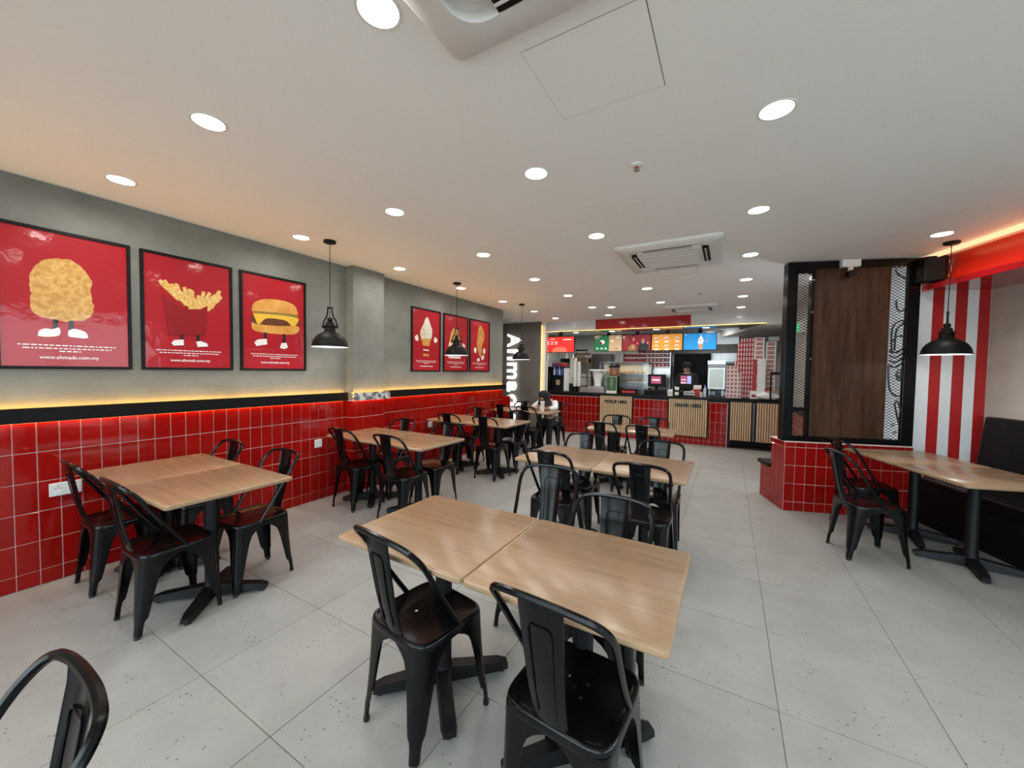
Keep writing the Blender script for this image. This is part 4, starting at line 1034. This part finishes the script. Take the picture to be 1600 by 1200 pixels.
# heated display case
o = thing('display_case', 'glass heated display case with fried chicken on trays', 'display case', (-2.2, 9.36, CT))
bx('base', 'dark_steel', o, -0.62, 0.55, 0, 0.40, 0, 0.13); bx('top', 'dark_steel', o, -0.62, 0.55, 0.02, 0.40, 0.70, 0.745, 0.005); bx('back', 'white_plastic', o, -0.62, 0.55, 0.385, 0.40, 0.13, 0.70)
for xx in (-0.62, 0.535): bx('side_post', 'steel', o, xx, xx + .015, 0, 0.015, 0.13, 0.70)
bx('pane', 'clear_glass', o, -0.60, 0.53, 0.0, 0.004, 0.13, 0.70)
for z in (0.26, 0.46): bx('shelf', 'steel', o, -0.60, 0.53, 0.02, 0.38, z, z + .012)
ch = MB().lathe([(0.006, -.02), (0.03, -.012), (0.036, 0.008), (0.022, 0.026), (0.004, 0.03)], 8).mesh('chicken_piece', 'fried_gold', True)
area('warmer_lamp', o, (-0.03, 0.2, 0.69), 1.0, 0.25, 1.6, (1.0, 0.72, 0.42))
rs = random.Random(5)
for z in (0.272, 0.472):
    for k in range(13):
        c_ = put('chicken_piece', ch, None, (-2.2 - 0.50 + k * .078 + rs.uniform(-.01, .01), 9.36 + rs.uniform(.08, .26), CT + z + .021), rs.uniform(0, 6))
        tag(c_, 'fried chicken piece on the ' + ('lower' if z < .3 else 'upper') + ' tray of the case, number ' + ['one', 'two', 'three', 'four', 'five', 'six', 'seven', 'eight', 'nine', 'ten', 'eleven', 'twelve', 'thirteen'][k] + ' from left', 'fried chicken', 'fried chicken in the display case')
# cartons on the steel shelf behind
o = thing('carton_shelf', 'steel shelf unit holding rows of red fries cartons', 'shelf', (-1.85, 9.95, 0))
for z in (1.44, 1.62, 1.735, 1.85, 1.95): bx('shelf', 'steel', o, -0.55, 0.60, 0, 0.28, z, z + .012)
bx('steel_front', 'steel', o, 0.0, 0.60, -0.012, 0.0, 1.36, 1.60)
for xx in (-0.56, 0.59): bx('upright', 'steel', o, xx, xx + .02, 0, 0.28, 0.0, 1.99)
cm = MB(); cm.cur = 0; cm.loft([rr_ for rr_ in ([(-.034, -.02, 0), (.034, -.02, 0), (.034, .02, 0), (-.034, .02, 0)], [(-.044, -.026, .085), (.044, -.026, .085), (.044, .026, .085), (-.044, .026, .085)])])
cm.cur = 1; cm.prism([(0.024 * math.cos(2 * PI * q / 10), .05 + 0.026 * math.sin(2 * PI * q / 10)) for q in range(10)], -0.0265, -0.020, lambda a, b, h: (a, h, b))
CART = cm.mesh('fries_carton', ['paper_red', 'paper_white']); CART2 = MB().loft([[(-.034, -.02, 0), (.034, -.02, 0), (.034, .02, 0), (-.034, .02, 0)], [(-.044, -.026, .085), (.044, -.026, .085), (.044, .026, .085), (-.044, .026, .085)]]).mesh('fries_carton', 'paper_red')
for r_, z in enumerate((1.632, 1.747, 1.862, 1.962)):
    for k in range(12):
        if r_ == 3 and k < 4: continue
        if r_ == 0 and k < 6: continue
        right = k >= 6
        tag(put('fries_carton', CART if right else CART2, None, (-2.36 + k * .093, 10.06, z)), (('white-dotted' if right else 'plain') + ' red carton on the steel shelf, row ' + str(['first', 'second', 'third', 'fourth'][r_]) + ' from bottom, number ' + ['one', 'two', 'three', 'four', 'five', 'six', 'seven', 'eight', 'nine', 'ten', 'eleven', 'twelve'][k] + ' from left'), 'carton', 'red cartons on the steel shelf')
# tills
for x, lb, two in ((-1.42, 'black till with a magenta display, left of the two', False), (-0.83, 'black till with magenta and lilac displays, right of the two', True)):
    o = thing('till', lb, 'till', (x, 8.98, CT), 0, 'tills')
    bx('drawer', 'black_matt', o, -0.16, 0.18, 0.0, 0.30, 0, 0.10, 0.005); MB().cyl((0, 0.12, 0.10), (0, 0.12, 0.26), 0.03, 12).build('stand', 'black_matt', o)
    bx('monitor', 'black_matt', o, -0.18, 0.20, 0.06, 0.10, 0.18, 0.46, 0.006)
    if two:
        bx('display', 'screen_magenta', o, -0.085, 0.035, 0.056, 0.06, 0.27, 0.44); bx('display', 'screen_lilac', o, 0.045, 0.125, 0.056, 0.06, 0.27, 0.44); bx('glyph', 'screen_white', o, -0.07, 0.02, 0.054, 0.056, 0.345, 0.36); bx('glyph', 'screen_white', o, -0.08, 0.03, 0.054, 0.056, 0.275, 0.295)
        bx('keypad', 'paper_white', o, -0.0, 0.2, -0.05, -0.045, 0.03, 0.11)
        for k in range(5): bx('key', 'black_matt', o, 0.02 + k * .036, 0.044 + k * .036, -0.053, -0.05, 0.05, 0.09)
    else:
        bx('display', 'screen_magenta', o, -0.11, 0.10, 0.056, 0.06, 0.255, 0.415); bx('glyph', 'screen_white', o, -0.05, 0.075, 0.054, 0.056, 0.32, 0.35); bx('glyph', 'screen_white', o, -0.085, -0.06, 0.054, 0.056, 0.315, 0.355)
# small things
def small(name, label, cat, x0, x1, z1, y, mtl, extra=None, d=0.10):
    o = thing(name, label, cat, ((x0 + x1) / 2, y, CT), 0, G_); w_ = (x1 - x0) / 2
    bx('body', mtl, o, -w_, w_, 0, d, 0, z1 - CT, 0.004)
    if extra: bx(extra[0], extra[1], o, -w_ * .8, w_ * .8, -0.004, 0.0, (z1 - CT) * .2, (z1 - CT) * .7)
    return o
o = small('sauce_tray', 'clear tray of red sauce sachets right of the green card', 'tray', -2.19, -1.80, 1.10, 8.88, 'smoky_plastic', ('label', 'paper_red'), 0.22)
small('napkin_box', 'small black napkin box left of the first till', 'box', -1.64, -1.49, 1.10, 8.82, 'black_matt', ('front', 'rail_black'))
small('straw_box', 'black straw box in front of the first till', 'box', -1.42, -1.19, 1.115, 8.78, 'black_matt', ('front', 'rail_black'))
o = small('receipt_holder', 'white receipt stand between the two tills', 'receipt', -1.14, -1.04, 1.13, 8.78, 'paper_white', ('code_panel', 'screen_grey'), 0.04)
o = small('card_reader', 'black card reader with white slip beside the second till', 'card reader', -1.01, -0.91, 1.12, 8.80, 'black_matt', ('slip', 'paper_cream'))
bx('paper', 'paper_white', o, -0.04, 0.04, 0.03, 0.04, 0.13, 0.20)
o = thing('paper_cup', 'small cream paper cup right of the second till', 'cup', (-0.49, 8.80, CT), 0, G_)
MB().lathe([(0.020, 0), (0.028, 0.11), (0.030, 0.113), (0.026, 0.113), (0.018, 0.01)], 16).build('body', 'paper_cream', o, smooth=True); MB().lathe([(0.0205, 0.03), (0.0245, 0.07)], 16, cap=False).build('sleeve', 'paper_white', o)
o = thing('red_box_pile', 'red and white box behind the cream cup', 'box', (-0.58, 9.02, CT), 0, G_)
bx('body', 'paper_red', o, -0.07, 0.07, 0, 0.12, 0, 0.16, 0.003); bx('lid', 'paper_white', o, -0.075, 0.075, -0.005, 0.125, 0.16, 0.24, 0.004)
o = thing('spray_bottle', 'blue plastic bottle right of the cream cup', 'bottle', (-0.43, 8.95, CT), 0, G_)
MB().lathe([(0.03, 0), (0.032, 0.02), (0.03, 0.16), (0.012, 0.20), (0.012, 0.23)], 14).build('body', 'pale_blue', o, smooth=True); MB().lathe([(0.014, 0.23), (0.014, 0.26), (0.008, 0.265)], 12).build('cap', 'blue_plastic', o)
# holding cabinet with a pale window
o = thing('warming_cabinet', 'steel warming cabinet with a pale green glass door', 'cabinet', (-0.24, 9.36, CT))
bx('body', 'dark_steel', o, -0.17, 0.19, 0.0, 0.35, 0.15, 0.70, 0.005); bx('door', 'steel', o, -0.155, 0.165, -0.02, 0, 0.17, 0.62, 0.004); bx('pane', 'pale_glass_panel', o, -0.135, 0.145, -0.023, -0.02, 0.19, 0.60); bx('top', 'steel', o, -0.17, 0.17, -0.01, 0.3, 0.70, 0.78)
MB().cyl((-.13, .1, 0), (-.13, .1, .15), .02, 10).build('leg', 'steel', o); MB().cyl((.13, .1, 0), (.13, .1, .15), .02, 10).build('leg', 'steel', o)
# hood, rack, dark fryer line
o = thing('extractor_hood', 'large stainless extractor hood in the kitchen', 'hood', (-0.55, 11.0, 0))
MB().prism([(0, 1.75), (0, 2.0), (0.35, 2.25), (0.35, 2.68), (0.95, 2.68), (0.95, 1.75)], -0.95, 0.75, lambda a, b, h: (h, a, b)).build('canopy', 'steel', o)
for k in range(8): bx('seam', 'dark_steel', o, -0.85 + k * .2, -0.845 + k * .2, -0.004, 0.0, 1.76, 2.0)
bx('lip', 'dark_steel', o, -0.96, 0.76, -0.02, 0.0, 1.72, 1.78)
o = thing('fryer_line', 'dark steel fryer line under the extractor hood', 'fryer', (-0.6, 11.05, 0))
bx('body', 'dark_steel', o, -0.9, 0.8, 0, 0.85, 0.12, 0.92, 0.006); bx('splashback', 'dark_steel', o, -0.9, 0.8, 0.80, 0.86, 0.92, 1.70)
for k in range(4):
    bx('door', 'dark_steel', o, -0.88 + k * .42, -0.49 + k * .42, -0.015, 0, 0.2, 0.8); bx('basket', 'steel', o, -0.83 + k * .42, -0.54 + k * .42, 0.2, 0.6, 0.92, 1.02)
o = thing('black_partition', 'dark partition panel behind the tills', 'panel', (-1.02, 10.6, 0))
bx('panel', 'black_matt', o, -0.22, 0.62, 0, 0.04, 0, 1.98); bx('edge', 'dark_steel', o, -0.23, -0.22, -0.01, 0.05, 0, 1.99)
o = thing('bakery_rack', 'wooden kitchen rack with a black crate on top', 'rack', (-3.72, 10.5, 0))
for xx in (-0.20, 0.17): 
    for yy in (0, 0.40): bx('upright', 'rack_wood', o, xx, xx + .035, yy, yy + .035, 0, 1.98)
for z in (0.5, 0.8, 1.05, 1.3, 1.52): bx('shelf', 'rack_wood', o, -0.2, 0.205, 0, 0.435, z, z + .025)
for z in (1.75, 1.84, 1.93): bx('front_board', 'rack_wood', o, -0.2, 0.205, -0.01, 0, z, z + .075)
o = thing('plastic_crate', 'black plastic crate on top of the wooden rack', 'crate', (-3.72, 10.52, 1.985))
bx('base', 'black_matt', o, -0.17, 0.17, 0, 0.36, 0, 0.03); bx('rail', 'black_matt', o, -0.17, 0.17, 0, 0.012, 0.09, 0.13)
for xx in (-0.17, 0.155): bx('post', 'black_matt', o, xx, xx + .015, 0, 0.015, 0.03, 0.15)
o = thing('grey_cabinet', 'tall grey steel cabinet right of the wooden rack', 'cabinet', (-3.20, 10.8, 0))
bx('body', 'dark_steel', o, -0.28, 0.25, 0, 0.5, 0, 2.0, 0.006); bx('door', 'dark_steel', o, -0.26, 0.23, -0.02, 0, 0.1, 1.95); bx('handle', 'steel', o, 0.16, 0.18, -0.05, -0.02, 0.9, 1.2)
o = thing('wall_shelf', 'dark wall shelf with bottles behind the drinks machine', 'shelf', (-4.3, 11.6, 0))
bx('board', 'black_matt', o, -0.5, 0.55, 0, 0.38, 1.78, 1.82); bx('rail', 'black_matt', o, -0.5, 0.55, -0.02, 0, 1.82, 1.90)
for k in range(4): MB().lathe([(0.05, 1.82), (0.05, 1.98), (0.02, 2.05), (0.02, 2.08)], 14, (-0.35 + .22 * k, .15)).build('jar', ['paper_white', 'steel'][k % 2], o, smooth=True)
o = thing('back_bench', 'steel work bench along the kitchen back wall', 'bench', (-3.0, 11.3, 0))
bx('top', 'steel', o, -1.6, 0.9, 0, 0.65, 0.88, 0.92); bx('undershelf', 'dark_steel', o, -1.55, 0.85, 0.05, 0.6, 0.25, 0.28)
for xx in (-1.55, -.35, .82): bx('leg', 'steel', o, xx, xx + .04, 0.05, 0.09, 0, 0.88)

NTH = ['first', 'second', 'third', 'fourth', 'fifth', 'sixth', 'seventh', 'eighth', 'ninth', 'tenth', 'eleventh', 'twelfth', 'thirteenth', 'fourteenth', 'fifteenth', 'sixteenth', 'seventeenth', 'eighteenth', 'nineteenth', 'twentieth']
# ---- takeaway boxes in stacks
def box_mesh(name, w_, d_, h_, base, prnt, pw, ph, off=0.0):
    mb = MB(); mb.cur = 0; mb.box(-w_ / 2, w_ / 2, 0, d_, 0, h_)
    mb.cur = 1
    for r_ in range(2): mb.box(-w_ * pw / 2 + off, w_ * pw / 2 + off, -0.001, 0.0, h_ * (.2 + .36 * r_), h_ * (.2 + .36 * r_ + ph))
    return mb.mesh(name, [base, prnt])
def stack(nm, me, x0, y, z0, cols, rows, cw, ch_, label, jit=0.002):
    rs_ = random.Random(len(label))
    for c_ in range(cols):
        for r_ in range(rows[c_] if isinstance(rows, (list, tuple)) else rows):
            pos = (NTH[r_] + ' from the bottom') + ('' if cols == 1 else ', column ' + NTH[c_] + ' from left')
            tag(put(nm, me, None, (x0 + (c_ + .5) * cw + rs_.uniform(-jit, jit), y + rs_.uniform(-jit, jit), z0 + r_ * ch_)), label + ', ' + pos, 'box', label)
b1 = box_mesh('burger_box', 0.066, 0.09, 0.082, 'paper_white', 'paper_red', .70, .28)
stack('burger_box', b1, -0.045, 9.06, CT, 4, [8, 8, 8, 6], 0.068, 0.0835, 'white box in the low front stack')
b2 = box_mesh('fries_box', 0.048, 0.09, 0.094, 'paper_red', 'paper_white', .45, .30)
stack('fries_box', b2, 0.085, 9.26, CT, 7, [8, 12, 13, 13, 13, 13, 13], 0.05, 0.0955, 'red box in the tall middle stack')
b3 = box_mesh('takeaway_box', 0.175, 0.16, 0.088, 'paper_white', 'paper_red', .68, .24)
stack('takeaway_box', b3, 0.435, 9.25, CT, 1, 14, 0.178, 0.0895, 'white lettered box in the left tall stack')
stack('takeaway_box', b3, 0.640, 9.34, CT, 1, 13, 0.178, 0.0895, 'white lettered box in the right tall stack')
b4 = MB().box(-0.035, 0.035, 0, 0.12, 0, 0.030).mesh('folded_box', 'paper_red'); b5 = MB().box(-0.07, 0.07, 0, 0.12, 0, 0.052).mesh('folded_box', 'paper_white')
stack('folded_box', b4, 0.415, 9.08, 1.15, 1, 20, 0.07, 0.0315, 'flat red carton in the front stack', 0.006)
stack('folded_box', b5, 0.49, 9.07, 1.15, 1, 12, 0.14, 0.054, 'flat white carton in the front stack', 0.005)
o = thing('packing_box', 'white base carton under the folded cartons', 'box', (0.51, 9.06, CT)); bx('body', 'paper_white', o, -0.13, 0.13, 0, 0.16, 0, 0.160, 0.003); bx('label', 'paper_red', o, -0.10, -0.03, -0.003, 0, 0.03, 0.09)
o = thing('red_box', 'flat red box on cardboard right of the folded cartons', 'box', (0.70, 9.12, 1.155)); bx('top', 'paper_red', o, -0.06, 0.06, 0, 0.12, 0, 0.03, 0.004); bx('support', 'cardboard', o, -0.05, 0.05, 0.01, 0.11, -0.17, -0.001)
# crumpled bag on the side worktop
mb = MB(); rs = random.Random(9); secs = []
for i in range(9):
    f = i / 8; rr_ = 0.02 + 0.09 * math.sin(PI * min(1, f * 1.02)) ; secs.append([(-0.20 + .42 * f, 0.075 + rr_ * .8 * math.cos(2 * PI * k / 14) * rs.uniform(.85, 1.1), max(0.0, 0.07 + rr_ * .8 * math.sin(2 * PI * k / 14) * rs.uniform(.8, 1.15))) for k in range(14)])
mb.loft(secs); o = thing('paper_bag', 'crumpled white plastic bag on the side worktop', 'bag', (0.68, 8.93, CT)); mb.build('bag', 'paper_white', o, smooth=True)
MB().tube(crom([(-.02, .02, .15), (.05, 0, .17), (.12, .02, .16), (.18, .05, .13)], 4), [.02] * 13, 8).build('bread', 'cardboard', o, smooth=True)

# ================================================================== PEOPLE
def skin_mesh(name, verts, edges, radii, mtl, parent, root=0, sub=2):
    me = bpy.data.meshes.new(name); me.from_pydata(verts, edges, []); me.materials.append(M[mtl])
    o = put(name, me, parent)
    o.modifiers.new('skin', 'SKIN'); 
    if not me.skin_vertices: pass
    for i, r_ in enumerate(radii):
        sv = me.skin_vertices[0].data[i]; sv.radius = (r_, r_) if not isinstance(r_, tuple) else r_; sv.use_root = (i == root)
    s_ = o.modifiers.new('subdiv', 'SUBSURF'); s_.levels = sub; s_.render_levels = sub
    o.modifiers['skin'].use_smooth_shade = True
    return o
def hand(parent, wrist, tip_dir, up_dir, mtl='skin'):
    d = Vector(tip_dir).normalized(); u = Vector(up_dir).normalized(); s_ = d.cross(u).normalized(); W_ = Vector(wrist)
    V = [W_, W_ + d * .05]; E_ = [(0, 1)]; Rr = [.024, .028]
    for k, (off, ln) in enumerate(((-.030, .060), (-.010, .072), (.010, .066), (.030, .052))):
        i = len(V); V += [W_ + d * .085 + s_ * off, W_ + d * (.085 + ln * .5) + s_ * off * 1.1 - u * .008, W_ + d * (.085 + ln) + s_ * off * 1.1 - u * .022]
        E_ += [(1, i), (i, i + 1), (i + 1, i + 2)]; Rr += [.0095, .0085, .007]
    i = len(V); V += [W_ + d * .03 - s_ * .035, W_ + d * .065 - s_ * .052 - u * .008]; E_ += [(1, i), (i, i + 1)]; Rr += [.011, .008]
    return skin_mesh('hand', [tuple(v) for v in V], E_, Rr, mtl, parent, 0, 1)
# seated customer
pr_ = thing('person', 'person in black headscarf and white top leaning over the table', 'person', (-3.0, 6.86, 0))
BV = [(0, 0.02, 0.52), (0, -0.04, 0.66), (-0.01, -0.13, 0.80), (-0.02, -0.20, 0.89), (-0.03, -0.26, 0.94), (-0.04, -0.30, 0.985), (-0.045, -0.315, 1.03),
      (-0.17, -0.19, 0.87), (-0.25, -0.32, 0.79), (-0.19, -0.47, 0.80), (0.14, -0.18, 0.87), (0.20, -0.30, 0.79), (0.07, -0.43, 0.79),
      (-0.09, 0.0, 0.50), (-0.11, -0.34, 0.50), (-0.11, -0.36, 0.08), (0.09, 0.0, 0.50), (0.10, -0.34, 0.50), (0.10, -0.36, 0.08), (-0.11, -0.48, 0.035), (0.10, -0.48, 0.035)]
BE = [(0, 1), (1, 2), (2, 3), (3, 4), (4, 5), (5, 6), (3, 7), (7, 8), (8, 9), (3, 10), (10, 11), (11, 12), (0, 13), (13, 14), (14, 15), (15, 19), (0, 16), (16, 17), (17, 18), (18, 20)]
BR = [.11, .105, .115, .09, .045, .075, .088, .052, .038, .026, .052, .038, .026, .08, .058, .038, .08, .058, .038, .03, .03]
skin_mesh('body', BV, BE, BR, 'skin', pr_)
i_ = [0, 1, 2, 3, 7, 8, 10, 11]; mp_ = {a: k for k, a in enumerate(i_)}
SV = [BV[a] for a in i_]; SE = [(mp_[a], mp_[b]) for a, b in BE if a in mp_ and b in mp_]
SV += [tuple(Vector(BV[8]).lerp(Vector(BV[9]), .75)), tuple(Vector(BV[11]).lerp(Vector(BV[12]), .75))]; SE += [(5, 8), (7, 9)]
skin_mesh('shirt', SV, SE, [.135, .125, .135, .108, .070, .055, .070, .055, .038, .038], 'cloth_white', pr_)
i_ = [0, 13, 14, 15, 16, 17, 18]; mp_ = {a: k for k, a in enumerate(i_)}
skin_mesh('trousers', [BV[a] for a in i_], [(mp_[a], mp_[b]) for a, b in BE if a in mp_ and b in mp_], [.125, .095, .075, .055, .095, .075, .055], 'cloth_black', pr_)
hs = MB()
hs.loft([[(-.045 + r_ * 1.0 * math.cos(2 * PI * k / 18), yc + r_ * 1.08 * math.sin(2 * PI * k / 18), z) for k in range(18)] for r_, yc, z in ((.15, -.22, .84), (.135, -.235, .90), (.105, -.255, .945), (.108, -.285, .99), (.112, -.295, 1.03), (.10, -.295, 1.075), (.068, -.29, 1.105), (.02, -.285, 1.118))])
hs.build('headscarf', 'cloth_black', pr_, smooth=True)
fc = MB(); fc.loft([[(-.05 + r_ * math.cos(2 * PI * k / 14), -.365 + .028 * math.sin(2 * PI * k / 14), z) for k in range(14)] for r_, z in ((.02, .945), (.045, .965), (.058, 1.0), (.056, 1.035), (.03, 1.055))])
f_ = fc.build('face', 'skin', pr_, smooth=True)
for sx in (-.022, .022): MB().lathe([(0.004, -.003), (0.008, 0), (0.004, .003)], 8).build('eye', 'black_matt', f_, (-.05 + sx, -.392, 1.008))
MB().lathe([(0.011, -.012), (0.010, 0), (0.004, .018)], 8).build('nose', 'skin', f_, (-.05, -.394, 0.99), smooth=True)
bx('mouth', 'paper_red', f_, -.062, -.038, -.396, -.388, .966, .970)
hand(pr_, BV[9], (0.75, -0.35, 0.05), (0, 0, 1)); hand(pr_, BV[12], (-0.75, -0.4, 0.0), (0, 0, 1))
for sx in (-.11, .10): bx('shoe', 'black_rubber', pr_, sx - .04, sx + .04, -.56, -.32, 0.0, 0.07, 0.015)
o = thing('drink_cup', 'tall white takeaway cup in front of the person in a headscarf', 'cup', (-2.965, 6.33, 0.7505))
MB().lathe([(0.030, 0), (0.042, 0.165), (0.045, 0.168), (0.041, 0.17), (0.028, 0.008)], 20).build('body', 'paper_white', o, smooth=True); MB().lathe([(0.044, 0.168), (0.046, 0.176), (0.04, 0.18), (0.036, 0.18)], 20).build('lid', 'white_plastic', o, smooth=True)
# member of staff behind the right till
st_ = thing('person', 'member of staff in black clothes standing behind the right till', 'person', (-0.87, 9.92, 0))
SV = [(0, 0, .95), (0, 0, 1.12), (0, .0, 1.30), (0, .01, 1.42), (0, -.01, 1.50), (0, -.03, 1.57), (0, -.03, 1.63), (-.19, 0, 1.40), (-.24, -.05, 1.14), (-.16, -.30, 1.08), (.19, 0, 1.40), (.24, -.05, 1.14), (.16, -.30, 1.08),
      (-.10, 0, .90), (-.11, -.01, .50), (-.11, .02, .09), (.10, 0, .90), (.11, -.01, .50), (.11, .02, .09), (-.11, -.12, .04), (.11, -.12, .04)]
SE = BE
skin_mesh('body', SV, SE, [.13, .12, .135, .10, .055, .08, .085, .055, .042, .03, .055, .042, .03, .09, .062, .045, .09, .062, .045, .035, .035], 'skin', st_)
i_ = [0, 1, 2, 3, 7, 8, 10, 11]; mp_ = {a: k for k, a in enumerate(i_)}
skin_mesh('shirt', [SV[a] for a in i_], [(mp_[a], mp_[b]) for a, b in SE if a in mp_ and b in mp_], [.15, .14, .155, .12, .07, .058, .07, .058], 'cloth_black', st_)
i_ = [0, 13, 14, 15, 16, 17, 18]; mp_ = {a: k for k, a in enumerate(i_)}
skin_mesh('trousers', [SV[a] for a in i_], [(mp_[a], mp_[b]) for a, b in SE if a in mp_ and b in mp_], [.145, .105, .08, .06, .105, .08, .06], 'cloth_black', st_)
MB().lathe([(0.100, 1.62), (0.105, 1.66), (0.095, 1.71), (0.05, 1.74), (0.01, 1.745)], 20, (0, -.03)).build('cap', 'cloth_black', st_, smooth=True)
MB().prism([(-.08, -.10), (.08, -.10), (.06, -.20), (-.06, -.20)], 1.635, 1.645).build('cap_peak', 'cloth_black', st_)
for sx in (-.03, .03): MB().lathe([(0.004, -.003), (0.009, 0), (0.004, .003)], 8).build('eye', 'black_matt', st_, (sx, -.115, 1.60))
MB().lathe([(0.014, -.016), (0.012, 0), (0.004, .022)], 8).build('nose', 'skin', st_, (0, -.118, 1.575), smooth=True)
bx('mouth', 'paper_red', st_, -.02, .02, -.116, -.106, 1.535, 1.541)
hand(st_, SV[9], (0.2, -1, -.1), (0, 0, 1)); hand(st_, SV[12], (-0.2, -1, -.1), (0, 0, 1))
for sx in (-.11, .11): bx('shoe', 'black_rubber', st_, sx - .045, sx + .045, -.20, .08, 0.0, 0.08, 0.015)
